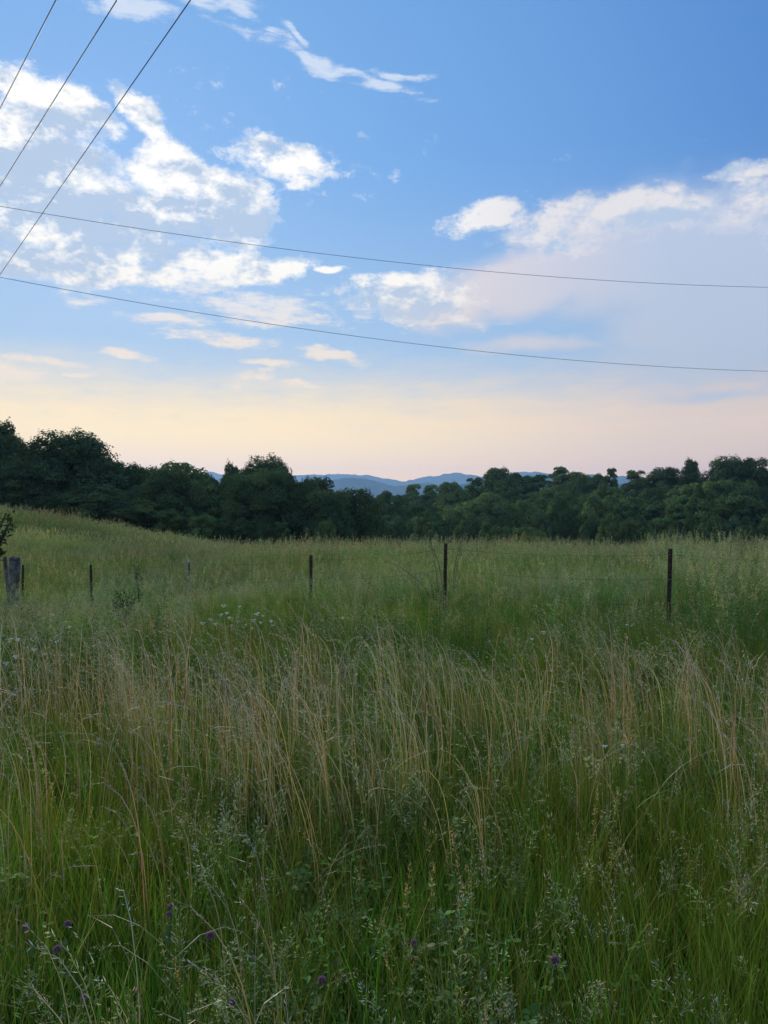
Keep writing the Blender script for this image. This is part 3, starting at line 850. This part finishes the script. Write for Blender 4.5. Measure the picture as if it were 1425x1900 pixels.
P = np.concatenate([Pa, Pb])
p, r_, s_, t_ = finish(P, rg, .85, 1.15, hmul=(.62 + .80 * fbm(P[:, 0] * .55, P[:, 1] * .45, 3)) * (1 - (.18 + .22 * sst(P[:, 0], 0, -3)) * sst(P[:, 1], 19, 14)), tilt=.04)
n1 = fbm(P[:, 0] * .22 + 5, P[:, 1] * .16, 3)[:, None]
t_ = t_ * green_tint(P) * (1 + np.clip(n1 - .58, 0, 1) * 1.3 * np.array([.9, .35, .15]))
ii = np.concatenate([rg.randint(0, 5, len(Pa)), rg.randint(5, 10, len(Pb))])
scatter('field_grass', vfar, p, r_, s_, ii, t_, 'tall pale green grass of the field and hill beyond the fence')

# the taller, coarser stand at the right beyond the fence line
vt = [seeders(600 + i, 7, .95, 1.28, .16, GREEN * 1.0 + .015, PALE, .0016, 46, .016, .003, .035, .3, .4).mesh('tall_tuft', M_BLADE) for i in range(4)]
vt += [forb(620 + i, 5, .7, 1.05, .14, np.array([.12, .2, .05]), .09, .010, 40).mesh('tall_weed', M_BLADE) for i in range(2)]
P = density(spread_points(6.5, 11.5, 16, rg), lambda x, y: np.maximum(sst(x / y, .40, .44), sst(x / y, .32, .42) * sst(y, 9.1, 9.4)), rg)
P = np.concatenate([P, density(spread_points(9.5, 28, 3.4, rg), lambda x, y: .75 * sst(fbm(x * .4, y * .4, 2), .4, .6), rg)])
p, r_, s_, t_ = finish(P, rg, .8, 1.05, hmul=np.where(P[:, 0] / P[:, 1] > .33, 1.04, .62 + .28 * rg.rand(len(P))))
scatter('tall_weed_grass', vt, p, r_, s_, rg.randint(0, 6, len(P)), t_, 'tall coarse seeding grass and weeds standing above the field')
print('grass points done')
# ------------------------------------------------------------------ barbed wire fence
def simple_material(name, c1, c2, scale, rough=0.8, metal=0.0, sharp=(0.4, 0.6)):
    m, nt, bs = material(name)
    tc = nt.nodes.new('ShaderNodeTexCoord'); n = noise_node(nt, tc.outputs['Object'], scale, 5, 0.65)
    c = mixcol(nt, Ex(nt, n.outputs['Fac']).sstep(*sharp), c1, c2)
    nt.links.new(c.v, bs.inputs['Base Color']); bs.inputs['Roughness'].default_value = rough; bs.inputs['Metallic'].default_value = metal
    b = nt.nodes.new('ShaderNodeBump'); b.inputs['Strength'].default_value = .4; b.inputs['Distance'].default_value = .01
    nt.links.new(n.outputs['Fac'], b.inputs['Height']); nt.links.new(b.outputs[0], bs.inputs['Normal'])
    return m
M_POST = simple_material('rusty_steel', (.020, .016, .015), (.065, .040, .028), 14)
M_POSTPALE = simple_material('flaking_painted_steel', (.06, .05, .045), (.52, .50, .47), 9)
M_OLDWOOD = simple_material('weathered_wood', (.075, .072, .074), (.20, .195, .19), 7, .95)
M_WIRE = simple_material('fence_wire', (.06, .05, .045), (.14, .13, .12), 20, .6, .6)

def box(x0, x1, y0, y1, z0, z1):
    V = [(x, y, z) for x in (x0, x1) for y in (y0, y1) for z in (z0, z1)]
    return np.array(V, float), [(0, 1, 3, 2), (4, 6, 7, 5), (0, 4, 5, 1), (2, 3, 7, 6), (0, 2, 6, 4), (1, 5, 7, 3)]
def steel_post_mesh(h, mat):
    P = [box(-.024, .024, -.003, .003, -.25, h), box(-.003, .003, .0031, .034, -.25, h - .004)]
    z = .18
    while z < h - .03:
        P.append(box(-.012, .012, -.011, -.0031, z, z + .012)); z += .054
    V, F = merge(P); return mesh_np('steel_post', V, F, mat)

fence = bpy.data.objects.new('barbed_wire_fence', None); COL.objects.link(fence)
fence.location = (0, 11, 0)
tag(fence, 'barbed wire fence on thin dark steel posts crossing the tall grass', 'fence')
FENCE_POSTS = [  # px, top row, depth, lean, material
    (2020, 1040, 7.2, .0, M_POST), (1244, 1018, 9.0, .02, M_POST), (827, 1008, 10.5, .015, M_POST), (577, 1030, 11.8, .005, M_POST),
    (349, 1038, 13.2, -.01, M_POSTPALE), (168, 1048, 14.5, -.02, M_POST), (42, 1048, 16.4, .02, M_POST)]
tops = []
for px, row, d, lean, mt in FENCE_POSTS:
    p = pix(px, row, d); z0 = float(ground(p.x, d)); h = p.z - z0
    o = link('steel_post', steel_post_mesh(h, mt), fence)
    o.location = Vector((p.x - lean * h, d, z0)) - fence.location
    o.rotation_euler = (0, lean, .25 - .1 * (px % 7)); tops.append(p)
    if mt is M_POSTPALE: o['label'] = 'steel post with pale flaking paint near its top'
    # wire clips
    for k in (.07, .36, .66):
        V, F = box(-.02, .02, -.016, -.0115, h - k - .006, h - k + .006)
        link('wire_clip', mesh_np('wire_clip', V, F, M_WIRE), o)
# old wooden corner post, splintered at the top
rw = np.random.RandomState(5)
def wooden_post_mesh(h, r):
    ns = 16; zs = np.concatenate([[-.3], np.linspace(0, h, 10)]); V = []
    prof = [1 + .13 * math.sin(3 * k * 2 * math.pi / ns + 1) + .07 * rw.normal() for k in range(ns)]
    for i, z in enumerate(zs):
        for k in range(ns):
            a = 2 * math.pi * k / ns
            rr = r * prof[k] * (1.02 - .05 * z / h + .02 * rw.normal()) * (1.12 if z > h * .7 else 1)
            zz = z if i < len(zs) - 1 else z + rw.uniform(-.05, .05)
            V.append((rr * math.cos(a), rr * math.sin(a), zz))
    F = [(i * ns + k, i * ns + (k + 1) % ns, (i + 1) * ns + (k + 1) % ns, (i + 1) * ns + k) for i in range(len(zs) - 1) for k in range(ns)]
    F.append(tuple((len(zs) - 1) * ns + k for k in range(ns)))
    return mesh_np('wooden_post', V, F, M_OLDWOOD, smooth=False)
p = pix(23, 1037, 15.3); z0 = float(ground(p.x, 15.3))
o = link('wooden_post', wooden_post_mesh(p.z - z0, .098), fence); o.location = Vector((p.x, 15.3, z0)) - fence.location; o.rotation_euler = (0, .03, 0)
o['label'] = 'thick weathered grey wooden post, splintered at the top'
wood_top = p
p = pix(9, 1033, 15.0); z0 = float(ground(p.x, 15.0))
V, F = merge([box(-.03, .03, -.02, .02, -.25, p.z - z0), box(-.024, .024, -.015, .015, p.z - z0 + .0, p.z - z0 + .02)])
o = link('wooden_stake', mesh_np('wooden_stake', V, F, M_OLDWOOD), fence); o.location = Vector((p.x + .10, 15.0, z0)) - fence.location; o.rotation_euler = (0, -.09, .2)
# three strands with barbs
for k, dz in enumerate((.07, .36, .66)):
    parts = []
    pts = tops[:-1] + [wood_top + Vector((.14, -.05, 0))]
    path = []
    for a, b in zip(pts[:-1], pts[1:]):
        for s in np.linspace(0, 1, 9)[:-1]:
            q = a.lerp(b, s); path.append((q.x, q.y - .016, q.z - dz - .05 * 4 * s * (1 - s)))
    path.append((pts[-1].x, pts[-1].y, pts[-1].z - dz))
    path = np.array(path) - np.array(fence.location)
    parts.append(tube(path, .0017, 4))
    for i in range(len(path) - 1):
        for s in (.25, .75):
            q = path[i] * (1 - s) + path[i + 1] * s; e = rw.normal(size=3); e /= np.linalg.norm(e)
            parts.append(tube([q - e * .016, q + e * .016], [.0012, .0006], 3))
    V, F = merge(parts)
    link('barbed_wire', mesh_np('barbed_wire', V, F, M_WIRE), fence)

# ------------------------------------------------------------------ utility poles and power lines
M_CABLE = simple_material('power_cable', (.10, .12, .125), (.14, .16, .165), 3, .5)
M_POLEWOOD = simple_material('creosote_pole', (.06, .045, .035), (.13, .105, .085), 5, .9)
M_CERAMIC = simple_material('insulator_glaze', (.22, .20, .19), (.30, .28, .27), 3, .25)
def utility_pole(x, y, ztop, arm_z, arm_dir, label):
    z0 = float(ground(x, y)) - .3
    r = bpy.data.objects.new('utility_pole', None); COL.objects.link(r); r.location = (x, y, z0)
    tag(r, label, 'utility pole', 'wooden utility poles')
    H = ztop - z0; hs = np.linspace(0, H, 6)
    V, F = tube(np.stack([hs * 0, hs * 0, hs], 1), .17 - .055 * hs / H, 12); F = F + [tuple(5 * 12 + k for k in range(12))]
    link('pole', mesh_np('pole', V, F, M_POLEWOOD, smooth=False), r)
    V, F = box(-1.25, 1.25, -.05, .05, -.06, .06)
    a = link('crossarm', mesh_np('crossarm', V, F, M_POLEWOOD), r); a.location = (arm_dir[1] * -.19 * 0, 0, arm_z - z0 - .16)
    a.location.y = -.19; a.rotation_euler = (0, 0, math.atan2(arm_dir[1], arm_dir[0]))
    for s in (-1.05, 0, 1.05):
        V, F = merge([tube([(s, 0, .06), (s, 0, .10)], .02, 8), tube([(s, 0, .09), (s, 0, .11), (s, 0, .15), (s, 0, .17)], [.03, .05, .045, .02], 10)])
        link('insulator', mesh_np('insulator', V, F, M_CERAMIC), a)
    return r
HW = 8.5
def wire(path, rad, label, group, name='power_line'):
    V, F = tube(path, rad, 5); o = link(name, mesh_np(name, V, F, M_CABLE, smooth=True)); tag(o, label, 'power line', group); return o
PA = (-17.2, 31.0); PB = (31.2, 45.0); PC = (14.6, -14.5)
adir = np.array([1.0, 0.706]); adir /= np.linalg.norm(adir)
utility_pole(PA[0], PA[1], EYE + 12.2, EYE + HW, adir, 'tall wooden utility pole just beyond the left edge')
utility_pole(PB[0], PB[1], EYE + 12.4, EYE + 10.5, (0.2, 1), 'tall wooden utility pole beyond the right edge')
utility_pole(PC[0], PC[1], EYE + 10.5, EYE + HW, adir, 'wooden utility pole behind the camera')
for (x0, lab) in ((362, 'overhead power line nearest the middle, crossing both sagging lines at left'), (226, 'middle of the three steep overhead power lines at upper left'),
                  (113, 'leftmost and shortest steep overhead power line at the upper left corner')):
    b0 = {362: (0, 515), 226: (0, 355), 113: (0, 215)}[x0]
    Y0 = HW * FPX / HORIZ; X0 = (x0 - CX) / FPX * Y0
    Y1 = HW * FPX / (HORIZ - b0[1]); X1 = (0 - CX) / FPX * Y1
    dx = (X1 - X0) / (Y1 - Y0)
    ys = np.linspace(PC[1], PA[1], 40); xs = X0 + (ys - Y0) * dx
    wire(np.stack([xs, ys, np.full_like(ys, EYE + HW)], 1), .0105, lab, 'three steep overhead lines')
for pts, zt, lab in (([(0, 385), (360, 440), (712, 488), (1070, 517), (1425, 535)], 12.1, 'upper of the two long sagging lines crossing the whole sky'),
                     ([(0, 515), (360, 580), (712, 633), (1070, 668), (1425, 690)], 9.2, 'lower of the two long sagging lines crossing the whole sky')):
    S, Zz = [], []
    for px, row in pts:
        g = (px - CX) / FPX                                  # ray x = g*y ; track A + s(B-A)
        s = (g * PA[1] - PA[0]) / ((PB[0] - PA[0]) - g * (PB[1] - PA[1]))
        y = PA[1] + s * (PB[1] - PA[1]); S.append(s); Zz.append(EYE + (HORIZ - row) / FPX * y)
    c = np.polyfit(S, Zz, 2); ss = np.linspace(0, 1, 60)
    wire(np.stack([PA[0] + ss * (PB[0] - PA[0]), PA[1] + ss * (PB[1] - PA[1]), np.polyval(c, ss)], 1), .011, lab, 'two long sagging lines')
# ------------------------------------------------------------------ single plants that can be picked out
def plain(name, c, trans=.2):
    m = bpy.data.materials.new(name); m.use_nodes = True; nt = m.node_tree; nt.nodes.clear()
    out = nt.nodes.new('ShaderNodeOutputMaterial'); d = nt.nodes.new('ShaderNodeBsdfDiffuse'); t = nt.nodes.new('ShaderNodeBsdfTranslucent')
    tc = nt.nodes.new('ShaderNodeTexCoord'); n = noise_node(nt, tc.outputs['Object'], 60, 3, .6)
    cc = mixcol(nt, Ex(nt, n.outputs['Fac']), tuple(x * .75 for x in c), tuple(min(1, x * 1.2) for x in c))
    mx = nt.nodes.new('ShaderNodeMixShader'); mx.inputs[0].default_value = trans
    nt.links.new(cc.v, d.inputs[0]); nt.links.new(cc.v, t.inputs[0]); nt.links.new(d.outputs[0], mx.inputs[1]); nt.links.new(t.outputs[0], mx.inputs[2])
    nt.links.new(mx.outputs[0], out.inputs[0]); return m
M_WHITE = plain('white_petals', (.82, .83, .74)); M_STEM = plain('green_stem', (.10, .16, .045)); M_PURPLE = plain('clover_purple', (.28, .165, .24))
M_TWIG = plain('bare_cane', (.17, .14, .10), .0); M_SHRUB = plain('shrub_leaf', (.05, .075, .028)); M_BUSH = plain('bush_leaf', (.055, .10, .035))
M_BROWNLEAF = plain('brown_leaf', (.16, .085, .045))
rp = np.random.RandomState(77)
def umbel_mesh(seed):
    r = np.random.RandomState(seed); T = Tuft(seed)
    for i in range(34):
        a = r.uniform(0, 6.283); q = .034 * math.sqrt(r.rand()); c = np.array([q * math.cos(a), q * math.sin(a), .004 * r.rand() - q * q * 4])
        rr = r.uniform(.004, .0075)
        ring = [c + rr * np.array([math.cos(t), math.sin(t), .25 * r.normal()]) for t in np.arange(5) * 1.2566]
        T.add([c + np.array([0, 0, .002])] + ring, [(0, 1 + k, 1 + (k + 1) % 5) for k in range(5)], np.array([1.0, 1, 1]))
        T.strip(np.array([[0, 0, -.035], c * .5 + [0, 0, -.014], c]), np.array([.0006, .0005, .0003]), a, np.array([1.0, 1, 1]))
    return T.mesh('flower_head', M_WHITE)
def stem_mesh(seed, leafy):
    r = np.random.RandomState(seed); T = Tuft(seed)
    P, t = T.curve((0, 0, -.02), 0, 1.02, .02, .05, 1.5, 6)
    V, F = tube(P, .0022 * (1.2 - .5 * t), 4); T.add(V, F, np.ones(3))
    for k in range(7):
        b = P[r.randint(1, 5)]; Q, tt = T.curve(b, r.uniform(0, 6.28), .11, .5, .9, 1.2, 4); T.strip(Q, .006 * np.sin(np.clip(tt + .12, 0, 1) * 3.1), r.uniform(0, 3.1), np.ones(3))
    return T.mesh('stem', M_STEM)
UM = [umbel_mesh(i) for i in (1, 2, 3)]; ST = [stem_mesh(i, 1) for i in (4, 5)]
def flower(px, row, y, label, group):
    p = pix(px, row, y); z0 = float(ground(p.x, y)); h = p.z - z0
    r = bpy.data.objects.new('white_flower', None); COL.objects.link(r); r.location = (p.x, y, z0); r.empty_display_size = .1
    s = link('stem', ST[rp.randint(2)], r); s.scale = (1, 1, h); s.rotation_euler = (0, 0, rp.uniform(0, 6.28))
    f = link('flower_head', UM[rp.randint(3)], r); f.location = (0.03 * math.cos(s.rotation_euler.z), .03 * math.sin(s.rotation_euler.z), h)
    k = rp.uniform(.4, .78) * (.6 if y < 4 else 1); f.scale = (k, k, k); f.rotation_euler = (rp.normal() * .2, rp.normal() * .2, rp.uniform(0, 6))
    tag(r, label, 'flower', group)
for px, row in [(447, 1126), (430, 1146), (470, 1139), (475, 1150), (483, 1156), (497, 1152), (500, 1161), (455, 1160), (412, 1124), (393, 1148), (425, 1160), (440, 1152),
                (416, 1138), (405, 1141), (380, 1155), (463, 1166), (491, 1143), (403, 1157)]:
    flower(px, row, rp.uniform(6.6, 7.3), 'small flat white flower head in the loose cluster left of centre below the fence', 'white flowers in the cluster below the fence')
for px, row in [(9, 1186), (25, 1188), (53, 1205), (36, 1218), (4, 1206), (10, 1232), (4, 1258), (98, 1190), (80, 1212), (119, 1163), (165, 1198), (14, 1247)]:
    flower(px, row, rp.uniform(4.9, 5.6), 'small white flower head in the green strip at the left edge', 'white flowers at the left edge')
for px, row, y, lab in [(610, 1018, 12.5, 'cream flower cluster high in the field right of the post left of centre'), (632, 1147, 6.8, 'lone white flower head below and right of the post left of centre'),
                        (1015, 1172, 6.4, 'lone white flower head in the dark green weeds right of centre'), (1160, 1158, 6.6, 'small white flower head below the right-hand post'),
                        (990, 1187, 6.0, 'tiny white flower head above the dry grass right of centre'), (1145, 1385, 3.3, 'pale flower head among the dry stems at lower right'),
                        (1128, 1382, 3.35, 'pale flower head left of another among the dry stems at lower right')]:
    flower(px, row, y, lab, 'single white flowers')

def clover_head(seed):
    r = np.random.RandomState(seed); T = Tuft(seed)
    n = 110
    for i in range(n):
        z = 1 - 1.75 * i / n; a = i * 2.39996; q = math.sqrt(max(0, 1 - z * z)); d = np.array([q * math.cos(a), q * math.sin(a), z])
        T.spikelet(d * .004, d + [0, 0, .25], .0135 * r.uniform(.85, 1.15), .0021, np.ones(3))
    return T.mesh('flower_head', M_PURPLE)
def clover_leaf(seed):
    T = Tuft(seed)
    for k in range(3):
        hd = k * 2.094; d = np.array([math.cos(hd), math.sin(hd), .2]); s = np.array([-math.sin(hd), math.cos(hd), 0]); l, w = .026, .009
        T.add([np.zeros(3), d * l * .5 + s * w, d * l, d * l * .5 - s * w], [(0, 1, 2, 3)], np.ones(3))
    return T.mesh('leaf', M_STEM)
CH = [clover_head(i) for i in (1, 2)]; CL = clover_leaf(3); CS = []
for i in (8, 9):
    T = Tuft(i); Pc, tc_ = T.curve((0, 0, -.02), 0, 1.02, .03, .06, 1.5, 6); Vc, Fc = tube(Pc, .0016 * (1.2 - .4 * tc_), 4); T.add(Vc, Fc, np.ones(3)); CS.append(T.mesh('stem', M_STEM))
for px, row, z, lab, grp in [
        (285, 1714, .50, 'brightest round purple clover head in the grass at lower left', None), (303, 1702, .51, 'small purple clover bud just right of the brightest clover head', None),
        (124, 1750, .47, 'dim purple clover head below a pair at far lower left', None), (97, 1714, .50, 'purple clover head at far lower left, right one of a pair', None),
        (66, 1732, .48, 'purple clover head nearest the left edge', None), (356, 1747, .47, 'purple clover head right of and below the brightest one', None),
        (114, 1868, .45, 'purple clover head low by the bottom edge at left', None), (563, 1823, .46, 'purple clover head near the bottom left of centre', None),
        (462, 1856, .45, 'dark purple clover head at the bottom between left and centre', None), (1003, 1795, .47, 'purple clover head at the bottom right of centre', None),
        (781, 1772, .47, 'pinkish clover head in the low grass at bottom centre', None), (639, 1246, .74, 'pinkish purple flower head among the dry grass tops near the centre', None)]:
    y = (EYE - z) / ((row - HORIZ) / FPX); p = pix(px, row, y); z0 = float(ground(p.x, y)); h = p.z - z0
    r = bpy.data.objects.new('clover_flower', None); COL.objects.link(r); r.location = (p.x, y, z0)
    a = rp.uniform(0, 6.28)
    s = link('stem', CS[rp.randint(2)], r); s.scale = (1, 1, h); s.rotation_euler = (0, 0, a)
    f = link('flower_head', CH[rp.randint(2)], r); f.location = (.045 * math.cos(a), .045 * math.sin(a), h); k = rp.uniform(.52, .80); f.scale = (k, k, k)
    for q in (.72, .86):
        l = link('leaf', CL, r); l.location = (.03 * math.cos(a), .03 * math.sin(a), h * q); l.rotation_euler = (rp.normal() * .3, rp.normal() * .3, rp.uniform(0, 6))
    tag(r, lab, 'clover', 'purple clover flowers in the grass')

# brambles around the middle post
def cane(pts, y, r0, parent, name='cane', twigs=3):
    P = [np.array(pix(px, row, y + dy)) for px, row, dy in pts]
    t = np.linspace(0, len(P) - 1, 26); P = np.array(P)
    Q = np.stack([np.interp(t, range(len(P)), P[:, k]) for k in range(3)], 1)
    for _ in range(6): Q[1:-1] = (Q[:-2] + 2 * Q[1:-1] + Q[2:]) / 4
    parts = [tube(Q, r0 * (1.1 - .75 * np.linspace(0, 1, 26)), 5)]
    for k in range(twigs):
        i = rp.randint(8, 24); d = rp.normal(size=3) * [1, .6, 1]; d /= np.linalg.norm(d); L = rp.uniform(.06, .2)
        parts.append(tube([Q[i], Q[i] + d * L * .5 + [0, 0, .01], Q[i] + d * L], [r0 * .4, r0 * .3, r0 * .12], 4))
    V, F = merge(parts); return link(name, mesh_np(name, V - np.array(parent.location), F, M_TWIG), parent)
b0 = pix(822, 1100, 10.2)
br = bpy.data.objects.new('bramble', None); COL.objects.link(br); br.location = (b0.x, 10.2, float(ground(b0.x, 10.2)))
tag(br, 'bare arching bramble canes around the middle fence post', 'bramble')
cane([(840, 1150, 0), (842, 1060, 0), (852, 1010, .05), (868, 980, .1), (893, 953, .2)], 10.2, .006, br)
cane([(836, 1150, 0), (848, 1050, .1), (862, 985, .1), (876, 950, .1)], 10.3, .004, br, twigs=1)
cane([(818, 1160, 0), (812, 1075, 0), (803, 1020, 0), (796, 992, 0), (784, 974, .1), (758, 961, .2)], 10.1, .005, br)
cane([(812, 1170, 0), (795, 1095, 0), (765, 1068, 0), (740, 1050, .1), (712, 1040, .1)], 10.0, .006, br, twigs=5)
cane([(830, 1160, 0), (815, 1045, 0), (806, 1025, 0), (795, 1012, 0)], 10.2, .005, br, twigs=6)
cane([(815, 1170, 0), (800, 1080, 0), (790, 1060, 0), (778, 1090, 0)], 9.9, .003, br, twigs=2)

def leafy_twigs(name, label, cat, base, ends, r0, leaf, nleaf, lm, seed, stemname='trunk'):
    """small woody plant: trunk with branches (ends are points), leaves along the branches"""
    r = np.random.RandomState(seed)
    root = bpy.data.objects.new(name, None); COL.objects.link(root); root.location = base; tag(root, label, cat)
    B = np.zeros(3); parts = []; LP, LN = [], []
    for e in ends:
        e = np.array(e) - np.array(base); mid = np.array([e[0] * .35, e[1] * .35, e[2] * .62])
        t = np.linspace(0, 1, 9)[:, None]; Q = (1 - t) ** 2 * B + 2 * t * (1 - t) * mid + t * t * e
        parts.append(tube(Q, r0 * (1.1 - .85 * t[:, 0]), 5))
        for k in range(nleaf):
            s = r.uniform(.5, 1.0); q = np.array([np.interp(s, t[:, 0], Q[:, j]) for j in range(3)])
            LP.append(q + r.normal(size=3) * leaf * 1.3); LN.append(r.normal(size=3) * .6 + [0, 0, .8])
    V, F = merge(parts); link(stemname, mesh_np(stemname, V, F, M_BARK, smooth=True), root)
    V, F = leaf_quads(np.array(LP), np.array(LN), leaf, r, .5)
    link('leaves', mesh_np('leaves', V, F, lm), root)
    return root
# branch tip of a small tree that stands just outside the left edge
d0 = 7.0
bx = pix(-95, 940, d0)
ends = [pix(px, row, d0 + dy) for px, row, dy in [(12, 952, 0), (22, 964, .1), (14, 975, -.1), (10, 990, .05), (-8, 960, .2), (-15, 985, -.2), (-40, 930, .1), (-60, 900, -.1),
        (-100, 880, 0), (-140, 900, .1), (-180, 950, 0), (-70, 960, .4), (-60, 985, -.4), (-120, 930, .5), (-20, 945, .1)]]
leafy_twigs('small_tree', 'dark leafy branch tip reaching in at the left edge above the wooden post', 'tree',
            (bx.x, d0, float(ground(bx.x, d0))), ends, .028, .034, 46, M_SHRUB, 5)
# thin sapling in the field at left, and a low dark bush in the grass
p = pix(258, 1085, 14.0)
leafy_twigs('sapling', 'thin dark leafy twig sticking up from the field left of the pale fence post', 'sapling', (p.x, 14.0, float(ground(p.x, 14.0))),
            [pix(247, 1033, 14), pix(256, 1041, 14.05), pix(262, 1050, 13.95), pix(252, 1052, 14)], .009, .022, 13, M_SHRUB, 6, 'stem')
p = pix(228, 1135, 10.6)
leafy_twigs('low_bush', 'low dark green bush in the grass below the sapling at left', 'bush', (p.x, 10.6, float(ground(p.x, 10.6))),
            [pix(px, row, 10.6 + dy) for px, row, dy in [(205, 1108, 0), (215, 1098, .1), (228, 1094, -.1), (240, 1098, .1), (252, 1107, 0), (222, 1106, .3), (236, 1108, -.3), (246, 1116, .2), (208, 1118, -.2)]],
            .006, .022, 40, M_BUSH, 7, 'stem')
# ------------------------------------------------------------------ haze: the air over the whole valley
def build_haze():
    V = [(x, y, z) for x in (-16500, 16500) for y in (-600, 7700) for z in (-90, 345)]
    F = [(0, 1, 3, 2), (4, 6, 7, 5), (0, 4, 5, 1), (2, 3, 7, 6), (0, 2, 6, 4), (1, 5, 7, 3)]
    m = bpy.data.materials.new('haze_air'); m.use_nodes = True
    nt = m.node_tree; nt.nodes.clear()
    out = nt.nodes.new('ShaderNodeOutputMaterial'); v = nt.nodes.new('ShaderNodeVolumePrincipled')
    v.inputs['Color'].default_value = (0.30, 0.56, 1.0, 1); v.inputs['Density'].default_value = HAZE
    v.inputs['Anisotropy'].default_value = 0.35
    nt.links.new(v.outputs[0], out.inputs['Volume'])
    o = link('haze', mesh_np('haze', V, F, m))
    tag(o, 'thin bluish air that fades the far mountains', kind='stuff')
HAZE = 1.05e-4
build_haze()
